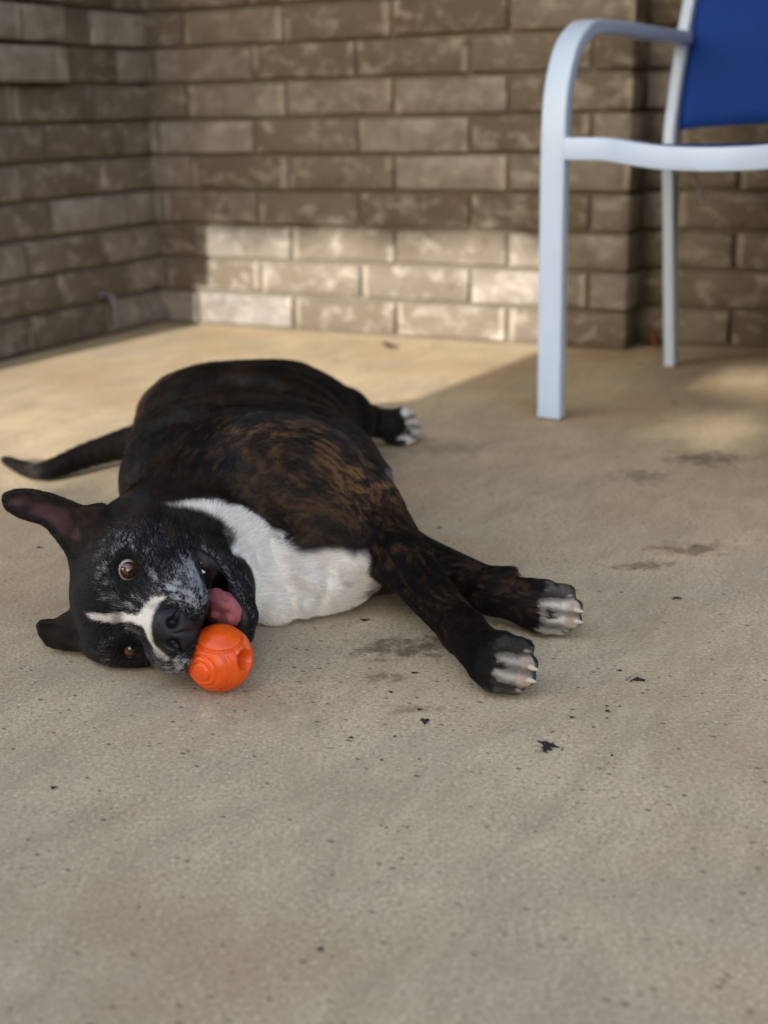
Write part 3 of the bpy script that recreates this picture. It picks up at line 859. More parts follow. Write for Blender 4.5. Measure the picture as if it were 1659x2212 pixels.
def coat(p, n, cl, jit, fd):
    """colour, hair length (mm), wetness, bare skin; jit = a random number for each hair"""
    c = {k: cl[:, i] for i, k in enumerate(CLSN)}
    q = to_head(p); u, v, w = q[:, 0], q[:, 1], q[:, 2]
    N = len(p)
    fine = vnoise(p, 420, 21)
    # brindle over back, ribs and legs
    pf = p - 0.86 * fd * np.einsum('ij,ij->i', p - V3(-0.1, 1.4, 0.1), fd)[:, None]   # stretched along the lie of the hair
    sk = fbm(pf, 330, 151, 2)
    pg_ = p - 0.94 * fd * np.einsum('ij,ij->i', p - V3(-0.1, 1.4, 0.1), fd)[:, None]
    ps = np.stack([p[:, 0] * 0.5 + p[:, 1] * 0.15, p[:, 1] * 1.0 - p[:, 0] * 0.45, p[:, 2] * 0.7], 1)
    st = 0.55 * fbm(ps, 84, 31, 3) + 0.45 * fbm(pg_, 190, 33, 2)
    st2 = fbm(ps, 150, 47, 2)
    dsh = np.linalg.norm((p - V3(-0.065, 1.375, 0.125)) / V3(0.120, 0.082, 0.11), axis=1)
    sh = np.exp(-(dsh / 1.0) ** 2)
    m = sstep(0.50, 0.64, st + 0.16 * (st2 - 0.5) + 0.10 * sh)
    col = np.tile(BLACK, (N, 1))
    col = lerp(col, BROWN, np.clip(0.55 * sstep(0.35, 0.65, fbm(p, 16, 9, 2)) * sstep(0.30, 0.60, sk) + 0.35 * m, 0, 1))
    armline = np.exp(-(cone(V3(-0.15, 1.42, 0.165), V3(-0.015, 1.385, 0.105), 0, 0)[0](p) / 0.034) ** 2)
    tanp = m * (0.05 + 0.45 * sh + 0.75 * armline) * sstep(0.36, 0.68, sk + 0.30 * (jit - 0.5))
    col = lerp(col, TAN * (1 + 0.55 * armline)[:, None], np.clip(tanp, 0, 0.9))
    col = lerp(col, TAN * 0.40, np.clip(0.30 * m * sstep(0.50, 0.72, sk), 0, 0.6) * (1 - sh))
    tl = sstep(0.004, 0.0, c['tail'] - c['coat'])
    col = lerp(col, BLACK * 1.3 + 0 * p, tl * 0.85)
    length = np.full(N, 8.0); wet = np.zeros(N); bare = np.zeros(N)
    # legs: streaky brown hairs on black
    leg = sstep(0.006, -0.004, c['arm'] - np.minimum(c['coat'], c['head']))
    far = sstep(1.40, 1.33, p[:, 1])
    lc = lerp(np.tile(BLACK * 1.2, (N, 1)), TAN * 0.50, sstep(0.46, 0.70, sk + 0.2 * (jit - 0.5)) * 0.62 * sstep(0.30, 0.62, st2) * sstep(1.10, 1.19, p[:, 1]))
    col = lerp(col, lc, leg * far)
    length = np.where(leg > 0.5, 6.0, length)
    # white chest and throat
    dark = np.minimum(np.minimum(c['coat'] + 0.010, c['arm']), np.minimum(np.minimum(c['head'], c['ear']), c['jaw'] + 0.004))
    wh = sstep(0.005, -0.003, c['white'] - dark + 0.010 * (fbm(p, 60, 71, 2) - 0.5) + 0.004 * (jit - 0.5))
    wh = wh * sstep(1.43, 1.405, p[:, 1]) * sstep(0.006, -0.004, p[:, 2] - 0.070 - 0.55 * np.clip(-0.085 - p[:, 0], 0, 1) + 0.012 * (fbm(p, 40, 111, 2) - 0.5))
    wh = wh * sstep(0.016, 0.010, c['white']) * sstep(-0.006, -0.022, p[:, 0] + 0.034 * (fbm(p, 48, 117, 3) - 0.5) + 0.008 * (sk - 0.5) - 0.25 * (p[:, 2] - 0.05))
    ws = np.full(N, 1.0)
    for a_, b_, ra_, rb_ in zip(STRIP[:-1], STRIP[1:], STRIP_R[:-1], STRIP_R[1:]):
        ws = np.minimum(ws, cone(a_, b_, ra_, rb_)[0](p))
    wh = np.maximum(wh, sstep(0.003, -0.003, ws + 0.006 * (fbm(p, 90, 71, 2) - 0.5) + 0.003 * (jit - 0.5)))
    wcol = lerp(np.tile(WHITE, (N, 1)), V3(0.55, 0.40, 0.33), 0.30 * sstep(0.58, 0.78, fbm(p, 30, 83, 2)))
    wcol = lerp(wcol, V3(0.16, 0.13, 0.12), 0.55 * (sstep(0.84, 0.88, vnoise(p, 95, 91)) * (vnoise(p, 24, 5) > 0.65)))
    col = lerp(col, wcol, wh)
    length = length + wh * 2.5
    # head
    hd = (np.minimum(np.minimum(c['head'], c['nose']), np.minimum(c['jaw'], c['ear'])) < 0.006) & (wh < 0.5) & (u > -13)
    hs = sstep(0.008, 0.0, np.minimum(np.minimum(c['head'], c['nose']), np.minimum(c['jaw'], c['ear']))) * (1 - wh)
    hc = lerp(np.tile(BLACK, (N, 1)), TAN * 0.42, 0.75 * sstep(0.42, 0.70, fbm(p, 60, 13, 2)) * sstep(0.38, 0.66, sk) * sstep(1.0, -5.0, u - 0.15 * v))
    hc = lerp(hc, BROWN, 0.55 * sstep(0.0, -6.0, u) * sstep(0.35, 0.6, sk))
    pg = np.zeros(N)                                                         # how many hairs have gone grey
    for e, s in ((EYES[0], 1.0), (EYES[1], 0.6)):
        de = np.hypot((v - e[1]) * 0.9, w - e[2])
        ring = np.exp(-((de - 2.3) / 0.8) ** 2) * (0.25 + 0.75 * sstep(0.40, 0.62, fbm(pf, 150, 19, 2)))
        pg = np.maximum(pg, s * ring * 0.72 * (u > -5))
    mz = np.exp(-((v - 3.5) ** 2 / 3.0 + (w + 5.6) ** 2 / 3.4)) + 0.95 * np.exp(-((v + 3.3) ** 2 / 2.0 + (w + 3.8) ** 2 / 4.0)) + 0.6 * np.exp(-((v - 3.4) ** 2 / 1.0 + (w + 3.4) ** 2 / 1.6))
    mz = np.where(u > 0.5, mz, 0.0) * (0.55 + 0.6 * sstep(0.35, 0.65, fbm(pf, 190, 23, 2)))
    pg = np.maximum(pg, np.clip(mz * 1.25, 0, 1))
    pg = np.maximum(pg, 0.40 * np.exp(-((v - 4.2) ** 2 / 1.6 + (w + 5.4) ** 2 / 1.2)))
    jl = np.abs(polysdf(MOUTH, v, w) - 0.35)
    pg = np.maximum(pg, 0.50 * sstep(0.40, 0.05, jl) * (w < -7.0) * (v > 0.2) * (u < 4))
    pg = np.maximum(pg, 0.14 * ((u > -3) & (w < -1.5)))
    gone = jit * 0.55 + sk * 0.45
    hc = lerp(hc, GREY * (0.6 + 0.8 * fine)[:, None], sstep(0.06, -0.06, gone - 0.17 - 0.50 * pg) * np.clip(0.25 + pg, 0, 0.92) * (pg > 0.02))
    bz = polysdf(BLAZE, v, w) + 0.07 + 0.25 * (fbm(p, 200, 29, 2) - 0.5) + 0.18 * (sk - 0.5) + 0.2 * (jit - 0.5)
    hc = lerp(hc, WHITE * 0.98, sstep(0.10, -0.10, bz) * (u > -7))
    hc = lerp(hc, BLACK * 0.9, sstep(1.55, 1.05, np.hypot((v - EYES[0][1] - .1) * 0.82, w - EYES[0][2])) * (u > -4))
    hc = lerp(hc, BLACK * 0.9, sstep(1.3, 0.9, np.hypot((v - EYES[1][1]) * 0.85, w - EYES[1][2])) * (u > -4))
    col = lerp(col, hc, hs)
    length = np.where(hs > 0.5, np.where(u > 3.0, 3.2, np.where(u > -4, 4.2, 6.0)), length)
    # nose leather
    ns = sstep(0.0022, 0.0006, c['nose']) * sstep(-0.6, 0.2, u - 7.0)
    col = lerp(col, V3(0.0050, 0.0050, 0.0058), ns)
    wet = np.maximum(wet, ns * 0.5); bare = np.maximum(bare, ns)
    # mouth lining and lips
    md = polysdf(MOUTH, v, w)
    mt = sstep(0.12, -0.12, md) * (u > -6.0) * (u < 6.9) * (hs > 0.2)
    mcol = lerp(np.tile(V3(0.0085, 0.0065, 0.0075), (N, 1)), V3(0.075, 0.026, 0.030), 0.55 * sstep(0.52, 0.70, fbm(p, 130, 61, 2)))
    col = lerp(col, mcol, mt)
    wet = np.maximum(wet, mt * 0.4); bare = np.maximum(bare, mt)
    # ears: dusky pink inside the upper one
    ei = sstep(-0.35, -1.15, polysdf(EAR_L, v, w)) * ((n @ FU) > 0.15) * sstep(2.2, 3.6, w) * sstep(0.004, 0.001, c['ear'])
    ei = ei * (0.35 + 0.65 * sstep(0.35, 0.6, fbm(p, 60, 37, 2)))
    col = lerp(col, V3(0.085, 0.045, 0.052), 0.62 * ei)
    bare = np.maximum(bare, 0.75 * ei)
    length = np.where(c['ear'] < 0.002, 3.5, length)
    # toes: white tops, grey pads
    for i, (kn, tp) in enumerate(TOES):
        d = tp - kn; L = np.linalg.norm(d); d = d / L
        s = (p - kn) @ d / L
        r = np.linalg.norm(p - kn - np.outer(np.clip(s, 0, 1.3) * L, d), axis=1)
        on = (r < 0.045) & (c['toe'] < 0.004)
        nn = np.cross(d, V3(0, 0.2, 1.0)); nn /= np.linalg.norm(nn)
        top = n @ nn
        dd = np.stack([np.minimum(cone(a_, m_, 0, 0)[0](p), cone(m_, e_, 0, 0)[0](p)) for a_, m_, e_, pi_, ti_ in TOE_AX if pi_ == i], 1)
        srt = np.sort(dd, 1); which = dd.argmin(1)
        gap = sstep(0.0012, 0.0065, srt[:, 1] - srt[:, 0])
        amt = np.array([(0.10, 0.95, 0.75, 0.05), (0.6, 1.0, 1.0, 0.12), (1, 1, 1, 1)][i])[which]
        tw = sstep(0.40, 0.58, s + (0.25 if i == 2 else 0.0) + 0.9 * (fbm(p, 120, 41 + i, 2) - 0.5) + 0.5 * (sk - 0.5)) * sstep(-0.15, 0.2, top) * on * (0.30 + 0.70 * gap) * amt
        col = lerp(col, np.tile(BLACK * 1.3, (N, 1)), on * 0.9)
        col = lerp(col, WHITE * 0.80 + 0 * p, tw * 0.95)
        pad = on * np.maximum(sstep(-0.2, -0.5, top) * sstep(0.1, 0.4, s), sstep(0.55, 0.85, n @ d) * sstep(0.25, 0.0, top))
        col = lerp(col, V3(0.040, 0.041, 0.045) + 0 * p, pad)
        bare = np.maximum(bare, pad); length = np.where(on, 4.5, length)
        pk = tw * sstep(0.86, 1.02, s) * 0.45
        col = lerp(col, V3(0.30, 0.125, 0.075) + 0 * p, pk)
    # bare belly skin at the fold
    fo = sstep(0.004, 0.0, c['fold'] - np.minimum(c['coat'], c['arm']) + 0.001) * sstep(0.006, 0.002, c['fold'])
    col = lerp(col, V3(0.105, 0.085, 0.085) + 0 * p, fo * 0.8); bare = np.maximum(bare, fo * 0.7)
    return col, length, wet, bare

# --- short fur, combed along the bones
BONES = [(Wd(9, 0, -3.5), Wd(-2, 0, -1)), (Wd(-2, 0, -1), Wd(-11, 0, -1.5)), (Wd(5, 3.0, -5), Wd(-6, 5.0, -4)), (Wd(5, -3.0, -5), Wd(-6, -5.0, -4)), (Wd(3, 0, -11), Wd(-9, 1, -8)),
         (Wd(-7, 7, 2), Wd(-6.5, 9.6, 11)), (Wd(-6.5, -3.3, 5), Wd(-6.5, -3.2, 9)),
         (V3(-0.22, 1.31, 0.09), V3(-0.15, 1.44, 0.12)), (V3(-0.15, 1.44, 0.12), V3(-0.19, 1.75, 0.11)), (V3(-0.19, 1.75, 0.11), V3(-0.22, 2.0, 0.07)),
         (V3(-0.17, 1.29, 0.05), V3(-0.03, 1.37, 0.03)), (V3(-0.12, 1.42, 0.15), L_EL), (L_EL, L_WR), (L_WR, V3(0.118, 1.104, 0.026)),
         (R_EL, R_WR), (R_WR, V3(0.178, 1.24, 0.026)), (V3(-0.14, 1.87, 0.1), V3(-0.05, 1.95, 0.07)), (V3(-0.05, 1.95, 0.07), V3(-0.03, 2.03, 0.045)), (V3(-0.03, 2.03, 0.045), V3(0.05, 2.06, 0.025))]
BONES += [(np.array(a[:3]), np.array(b[:3])) for a, b in zip(TAIL[:-1], TAIL[1:])]
def flow(p):
    acc = np.zeros_like(p)
    for a, b in BONES:
        ab = b - a; L2 = ab @ ab
        t = np.clip(((p - a) @ ab) / L2, 0, 1)
        d2 = ((p - a - t[:, None] * ab) ** 2).sum(1)
        acc += (ab / math.sqrt(L2))[None, :] / (d2 + 1e-4)[:, None] ** 2
    return acc / (np.linalg.norm(acc, axis=1)[:, None] + 1e-12)
fl_v = flow(DV)
vc, vl, vw, vb = coat(DV, DN, CLSA, np.full(len(DV), 0.75), fl_v)
vc = vc * np.where(vb > 0.4, 1.0, 0.85)[:, None]

me = bpy.data.meshes.new('dog')
me.vertices.add(len(DV)); me.vertices.foreach_set('co', DV.astype(np.float32).ravel())
me.loops.add(DF.size); me.loops.foreach_set('vertex_index', DF.astype(np.int32).ravel())
me.polygons.add(len(DF)); me.polygons.foreach_set('loop_start', np.arange(0, DF.size, 4, dtype=np.int32))
me.update(calc_edges=True)
me.polygons.foreach_set('use_smooth', np.ones(len(DF), dtype=bool))
at = me.attributes.new('coat', 'FLOAT_COLOR', 'POINT')
at.data.foreach_set('color', np.column_stack([vc, vw]).astype(np.float32).ravel())
def mat_skin():
    m = NT('dog_skin')
    a = m.n('ShaderNodeAttribute', attribute_name='coat')
    P = m.tex('Object')
    m.bsdf('Base Color', a.outputs['Color'])
    wet = a.outputs['Alpha']
    m.bsdf('Roughness', m.rng(wet, 0, 1, 0.62, 0.22))
    m.bsdf('Specular IOR Level', m.rng(wet, 0, 1, 0.10, 0.6))
    pebble = m.vor(P, 950)
    m.bsdf('Normal', m.bump(m.math('ADD', pebble, m.math('MULTIPLY', m.noise(P, 260, 3), 0.8)), 0.35, 0.0012))
    return m.m
me.materials.append(mat_skin())
dog = link(bpy.data.objects.new('dog', me))
tag(dog, 'dark brindle dog with white chest and grey muzzle lying on its side, paws stretched out', 'dog')

# --- short fur
tri = np.concatenate([DF[:, [0, 1, 2]], DF[:, [0, 2, 3]]])
ta = 0.5 * np.linalg.norm(np.cross(DV[tri[:, 1]] - DV[tri[:, 0]], DV[tri[:, 2]] - DV[tri[:, 0]]), axis=1)
tc = DV[tri].mean(1)
cam_vec = V3(0, 0, CAM_H) - tc
facing = np.einsum('ij,ij->i', DN[tri[:, 0]], cam_vec / np.linalg.norm(cam_vec, axis=1)[:, None])
near_d = np.linalg.norm(cam_vec, axis=1)
dens = (1.3 / near_d) ** 2.0 * np.where(tc[:, 2] < 0.006, 0.05, 1.0) * np.where(tc[:, 1] < 1.33, 1.8, 1.0) * np.where(facing < -0.45, 0.35, 1.0)
N_FUR = 420000
pick = rng.choice(len(tri), N_FUR, p=ta * dens / (ta * dens).sum())
r1, r2 = np.sqrt(rng.random(N_FUR)), rng.random(N_FUR)
bw = np.stack([1 - r1, r1 * (1 - r2), r1 * r2], 1)
T3 = tri[pick]
mixv = lambda A: (A[T3] * (bw[:, :, None] if A.ndim == 2 else bw)).sum(1)
fp, fnm, fcl, ff = mixv(DV), mixv(DN), mixv(CLSA), mixv(fl_v)
fnm /= np.linalg.norm(fnm, axis=1)[:, None]
fj = rng.random(N_FUR)
ff /= np.linalg.norm(ff, axis=1)[:, None] + 1e-9
fc, flen, fw_, fb = coat(fp, fnm, fcl, fj, ff)
keep = (rng.random(N_FUR) > fb * 1.3) & (np.linalg.norm(fp - BALL_C, axis=1) > BALL_R + 0.0025)
for e in EYES:
    keep &= np.linalg.norm(to_head(fp) - e, axis=1) > 1.38
fp, fnm, ff, fc, flen, fj = (a[keep] for a in (fp, fnm, ff, fc, flen, fj))
N = len(fp)
tang = ff - fnm * np.einsum('ij,ij->i', ff, fnm)[:, None]
tang /= np.linalg.norm(tang, axis=1)[:, None] + 1e-9
swirl = (np.stack([fbm(fp, 40, 101, 2), fbm(fp, 40, 103, 2), fbm(fp, 40, 107, 2)], 1) - 0.5) * 1.1 + rng.normal(0, 0.14, (N, 3))
tang = tang + swirl - fnm * np.einsum('ij,ij->i', swirl, fnm)[:, None]
tang /= np.linalg.norm(tang, axis=1)[:, None]
ln = flen * 0.001 * rng.uniform(0.6, 1.15, N)
lift = rng.uniform(0.12, 0.34, N)
P0 = fp - fnm * 0.0003
P1 = fp + ln[:, None] * 0.5 * (tang + fnm * lift[:, None])
P2 = fp + ln[:, None] * (tang + fnm * (lift * 0.75)[:, None])
for A in (P1, P2):
    A[:, 2] = np.maximum(A[:, 2], 0.0006)
    dv_ = A - BALL_C; dd = np.linalg.norm(dv_, axis=1); ins = dd < BALL_R + 0.0006
    A[ins] = BALL_C + dv_[ins] / dd[ins][:, None] * (BALL_R + 0.0006)
wk = []
for s_ in (1, -1):
    for k_ in range(11):
        b_ = np.array([rng.uniform(3.0, 7.0), s_ * rng.uniform(2.6, 4.0), rng.uniform(-6.3, -3.6)])
        d_ = np.array([rng.uniform(-0.5, 0.2), s_ * rng.uniform(0.6, 1.0), rng.uniform(-0.9, -0.1)]); d_ /= np.linalg.norm(d_)
        l_ = rng.uniform(2.0, 3.8)
        if s_ > 0: wk.append([Wd(*b_), Wd(*(b_ + d_ * l_ * 0.5 + V3(0, 0.1, 0))), Wd(*(b_ + d_ * l_ + V3(-0.2, -0.1, -0.4)))])
wk = np.array(wk)
P0, P1, P2 = (np.concatenate([A, wk[:, k_]]) for k_, A in enumerate((P0, P1, P2)))
fc = np.concatenate([fc, np.tile(V3(0.05, 0.045, 0.04), (len(wk), 1))]); fp = np.concatenate([fp, wk[:, 0]]); N = len(fp)
pts = np.stack([P0, P1, P2], 1).astype(np.float32)
cv = bpy.data.hair_curves.new('fur')
cv.add_curves([3] * N)
cv.points.foreach_set('position', pts.ravel())
rad = cv.attributes.get('radius') or cv.attributes.new('radius', 'FLOAT', 'POINT')
rbase = np.where(fp[:, 1] < 1.34, 0.00010, 0.00016)
rad.data.foreach_set('value', (rbase[:, None] * np.array([1.0, 0.8, 0.2])[None, :]).astype(np.float32).ravel())
ca = cv.attributes.new('coat', 'FLOAT_COLOR', 'CURVE')
fcol = fc * (0.72 + 0.56 * rng.random(N))[:, None]
ca.data.foreach_set('color', np.column_stack([fcol, np.ones(N)]).astype(np.float32).ravel())
def mat_fur():
    m = NT('dog_fur')
    a = m.n('ShaderNodeAttribute', attribute_name='coat')
    m.bsdf('Base Color', a.outputs['Color'])
    m.bsdf('Roughness', 0.36)
    m.bsdf('Specular IOR Level', 0.32)
    return m.m
cv.materials.append(mat_fur())
fur = link(bpy.data.objects.new('fur', cv), dog)
tag(fur, kind='stuff')

# --- eyes, tongue, teeth, claws
def mat_eye():
    m = NT('dog_eye')
    P = m.tex('Object')                                   # local z looks out of the pupil
    sp = m.n('ShaderNodeSeparateXYZ', ins={'Vector': P})
    r = m.math('SQRT', m.math('ADD', m.math('POWER', sp.outputs[0], 2.0), m.math('POWER', sp.outputs[1], 2.0)))
    front = m.math('GREATER_THAN', sp.outputs[2], 0.0)
    ang = m.map(P, scale=(1, 1, 0.05))
    iris = m.mix(m.rng(m.noise(ang, 900, 3), 0.3, 0.7), (0.105, 0.038, 0.011), (0.036, 0.013, 0.005))
    iris = m.mix(m.rng(r, 0.0066, 0.0077), iris, (0.010, 0.005, 0.004))
    col = m.mix(m.rng(r, 0.0027, 0.0031), (0.003, 0.003, 0.003), iris)
    col = m.mix(m.math('MULTIPLY', m.rng(r, 0.0077, 0.0083), 1.0), col, (0.62, 0.56, 0.54))
    m.bsdf('Base Color', m.mix(front, (0.5, 0.4, 0.4), col))
    m.bsdf('Roughness', 0.25); m.bsdf('Specular IOR Level', 0.5)
    m.bsdf('Coat Weight', 1.0); m.bsdf('Coat Roughness', 0.02); m.bsdf('Coat IOR', 1.5)
    return m.m
M_EYE = mat_eye()
def uv_ball(name, r, mat, parent, nu=48, nv=24, fn=None):
    V, Fc = [], []
    for i in range(nv + 1):
        th = math.pi * i / nv
        for j in range(nu):
            ph = 2 * math.pi * j / nu
            d = Vector((math.sin(th) * math.cos(ph), math.sin(th) * math.sin(ph), math.cos(th)))
            V.append(d * (r if fn is None else fn(d)))
    for i in range(nv):
        for j in range(nu):
            Fc.append((i * nu + j, (i + 1) * nu + j, (i + 1) * nu + (j + 1) % nu, i * nu + (j + 1) % nu))
    return mesh_obj(name, V, Fc, mat, parent, True)
for e, gaze in ((EYES[0], V3(0.0, -0.13, -0.14)), (EYES[1], V3(0.0, -0.16, -0.02))):
    c = Wd(*e)
    look = Vector(V3(0, 0, CAM_H) - c).normalized() + Vector(tuple(gaze[0] * FU + gaze[1] * FV + gaze[2] * FW))
    eye = uv_ball('eye', 0.0, M_EYE, dog, fn=lambda d: 0.0120 + 0.0011 * max(0.0, (d.z - 0.80) / 0.20) ** 1.0 * 0.8)
    eye.location = c
    eye.rotation_euler = look.to_track_quat('Z', 'Y').to_euler()
    eye['label'] = 'amber brown eye, wide open' if e[1] > 0 else 'amber brown eye close to the floor'

def mat_tongue():
    m = NT('tongue')
    P = m.tex('Object')
    c = m.mix(m.rng(m.noise(P, 160, 4), 0.35, 0.7), (0.46, 0.135, 0.135), (0.30, 0.075, 0.085))
    m.bsdf('Base Color', c)
    m.bsdf('Roughness', 0.28); m.bsdf('Specular IOR Level', 0.6)
    m.bsdf('Subsurface Weight', 0.15); m.bsdf('Subsurface Radius', (0.004, 0.0015, 0.001)); m.bsdf('Subsurface Scale', 1.0)
    m.bsdf('Normal', m.bump(m.math('ADD', m.vor(P, 700), m.noise(P, 190, 3)), 0.5, 0.002))
    return m.m
def tongue_shape(d):
    x, y, z = d
    n = float(vnoise(np.array([[x, y, z]]) + 3.0, 2.6, 5)[0]) - 0.5
    n2 = float(vnoise(np.array([[x, y, z]]) + 9.0, 6.5, 8)[0]) - 0.5
    return 1.0 + 0.30 * n + 0.12 * n2 - 0.20 * math.exp(-((y + 0.1) / 0.22) ** 2) * max(0.0, z)
tg = uv_ball('tongue', 1.0, mat_tongue(), dog, 64, 32, tongue_shape)
B = np.stack([FU, FV, FW], 1)
tm = Matrix(((*B[0], 0), (*B[1], 0), (*B[2], 0), (0, 0, 0, 1)))
tg.matrix_world = Matrix.Translation(Vector(Wd(2.3, 0.35, -8.35))) @ tm @ Matrix.Rotation(0.38, 4, 'Y') @ Matrix.Diagonal((0.033, 0.0170, 0.0115, 1))
M_TOOTH = plain('tooth', (0.62, 0.53, 0.36), 0.3, 0.5)
for (u, v, w, h, r) in ((0.7, 3.45, -6.75, 0.7, 0.34), (-0.4, 4.1, -6.75, 0.3, 0.25), (3.6, -0.3, -9.3, 0.8, 0.28)):
    a = Wd(u, v, w + 0.45); b = Wd(u + 0.1, v - 0.1, w - h * 0.6)
    tube('tooth', [a, a * .5 + b * .5, b], [r / 100, r / 125, r / 600], M_TOOTH, dog, 10)
M_CLAW, M_CLAW_D = plain('claw', (0.44, 0.38, 0.30), 0.35, 0.5), plain('horn_claw', (0.12, 0.10, 0.085), 0.35, 0.5)
for i, (c, d, nr) in enumerate(CLAWS):
    c = Vector(c); d = Vector(d); nr = Vector(nr)
    k_ = (0.5, 0.72, 0.80, 0.45)[i % 4]; d = (d + nr * (0.10, -0.12, 0.05, -0.2)[i % 4] + Vector((0, 0, (-.15, .05, -.08, .1)[i % 4]))).normalized()
    pts_ = [c - d * 0.004, c + d * 0.003 * k_ + nr * 0.0010, c + d * 0.0075 * k_ + nr * 0.0004, c + d * 0.011 * k_ - nr * 0.0024]
    tube('claw', pts_, [0.0028, 0.0026, 0.0019, 0.0006], M_CLAW if i % 4 in (1, 2) else M_CLAW_D, dog, 10)
tube('claw', [(0.118, 1.270, 0.058), (0.126, 1.266, 0.0605), (0.133, 1.262, 0.0585)], [0.003, 0.0022, 0.0006], plain('dark_claw', (0.02, 0.018, 0.017), 0.35), dog, 10)

# ------------------------------------------------------------------ the ball
def mat_ball():
    m = NT('orange_rubber')
    P = m.tex('Object')
    m.bsdf('Base Color', m.mix(m.rng(m.noise(P, 60, 3), 0.35, 0.7), (0.74, 0.092, 0.005), (0.60, 0.066, 0.004)))
    m.bsdf('Roughness', m.rng(m.noise(P, 130, 3), 0.3, 0.7, 0.24, 0.40))
    m.bsdf('Specular IOR Level', 0.5)
    m.bsdf('Subsurface Weight', 0.1); m.bsdf('Subsurface Radius', (0.006, 0.002, 0.0005)); m.bsdf('Subsurface Scale', 1.0)
    m.bsdf('Normal', m.bump(m.noise(P, 900, 2), 0.08, 0.0005))
    return m.m
tc_ = (V3(0, 0, CAM_H) - BALL_C); tc_ /= np.linalg.norm(tc_)
rt = np.cross(V3(0, 0, 1.0), tc_); rt /= np.linalg.norm(rt)
up_ = np.cross(tc_, rt)
def bdir(x, y):                                           # a direction on the half of the ball turned to the dog's front
    return Vector(rt * x + up_ * y + tc_ * math.sqrt(max(0.0, 1 - x * x - y * y)))
A_POLE, T_POLE, H_POLE = bdir(-0.62, -0.40), bdir(0.02, 0.80), bdir(0.76, -0.12)
def ball_r(d):
    a = math.degrees(math.acos(max(-1, min(1, d.dot(A_POLE))))); t = math.degrees(math.acos(max(-1, min(1, d.dot(T_POLE))))); h = math.degrees(math.acos(max(-1, min(1, d.dot(H_POLE)))))
    r = 1.0
    g = lambda x, c, wd: math.exp(-((x - c) / wd) ** 2)
    body = 1 / (1 + math.exp(-(t - 47) * 1.2))
    for c_, dp, wd in ((19, 0.050, 2.0), (31, 0.045, 1.8), (52, 0.045, 1.8), (60, 0.045, 1.8), (76, 0.045, 1.8), (104, 0.045, 1.8), (112, 0.045, 1.8), (140, 0.05, 1.8)):
        r -= dp * g(a, c_, wd) * body
    r += 0.016 * (1 / (1 + math.exp((a - 17) * 1.2))) * body
    r -= 0.055 * g(t, 44, 2.0)
    r += 0.012 / (1 + math.exp((t - 41) * 1.2)) + 0.02 / (1 + math.exp((t - 20) * 1.0))
    r -= 0.75 / (1 + math.exp((h - 17.0) * 1.6))
    r += 0.014 * g(h, 19, 2.2)
    return BALL_R * r * 0.992
ball = uv_ball('dog_toy_ball', 1.0, mat_ball(), None, 220, 120, ball_r)
ball.location = tuple(BALL_C)
tag(ball, "orange grooved rubber treat ball at the dog's mouth", 'ball')

# ------------------------------------------------------------------ the patio chair
def mat_skylit_white_paint():
    m = NT('skylit_white_paint')
    P = m.tex('Object')
    c = m.mix(m.rng(m.noise(P, 9, 4), 0.4, 0.8, 0, 0.5), (0.42, 0.52, 0.67), (0.38, 0.46, 0.57))  # blue of the sky light mixed into the white paint
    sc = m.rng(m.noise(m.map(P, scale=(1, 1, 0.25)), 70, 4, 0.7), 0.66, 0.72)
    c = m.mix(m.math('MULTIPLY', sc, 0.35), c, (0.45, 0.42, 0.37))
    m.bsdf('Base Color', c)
    m.bsdf('Roughness', m.rng(m.noise(P, 30, 3), 0.3, 0.7, 0.30, 0.45))
    m.bsdf('Specular IOR Level', 0.5)
    m.bsdf('Normal', m.bump(m.noise(P, 300, 3), 0.06, 0.001))
    return m.m
def mat_sling():
    m = NT('blue_sling')
    P = m.tex('UV')
    wv = m.n('ShaderNodeTexWave', wave_type='BANDS', bands_direction='X', ins={'Scale': 95.0, 'Distortion': 0.4, 'Detail': 1.0, 'Vector': P}).outputs['Fac']
    wh = m.n('ShaderNodeTexWave', wave_type='BANDS', bands_direction='Y', ins={'Scale': 95.0, 'Distortion': 0.4, 'Detail': 1.0, 'Vector': P}).outputs['Fac']
    c = m.mix(m.math('MULTIPLY', wv, wh), (0.0055, 0.030, 0.175), (0.016, 0.068, 0.350))
    c = m.mix(m.rng(m.noise(P, 6, 4), 0.4, 0.8, 0, 0.35), c, (0.010, 0.036, 0.15))
    m.bsdf('Base Color', c)
    m.bsdf('Roughness', 0.7); m.bsdf('Specular IOR Level', 0.12)
    m.bsdf('Normal', m.bump(m.math('MULTIPLY', wv, wh), 0.35, 0.001))
    return m.m
M_PAINT, M_SLING = mat_skylit_white_paint(), mat_sling()
chair = empty('patio_chair', (0.2795, 2.2102, 0.0), math.atan2(-0.5437, 0.8393))
tag(chair, 'white metal patio chair with blue fabric seat and back beside the brick wall', 'chair')

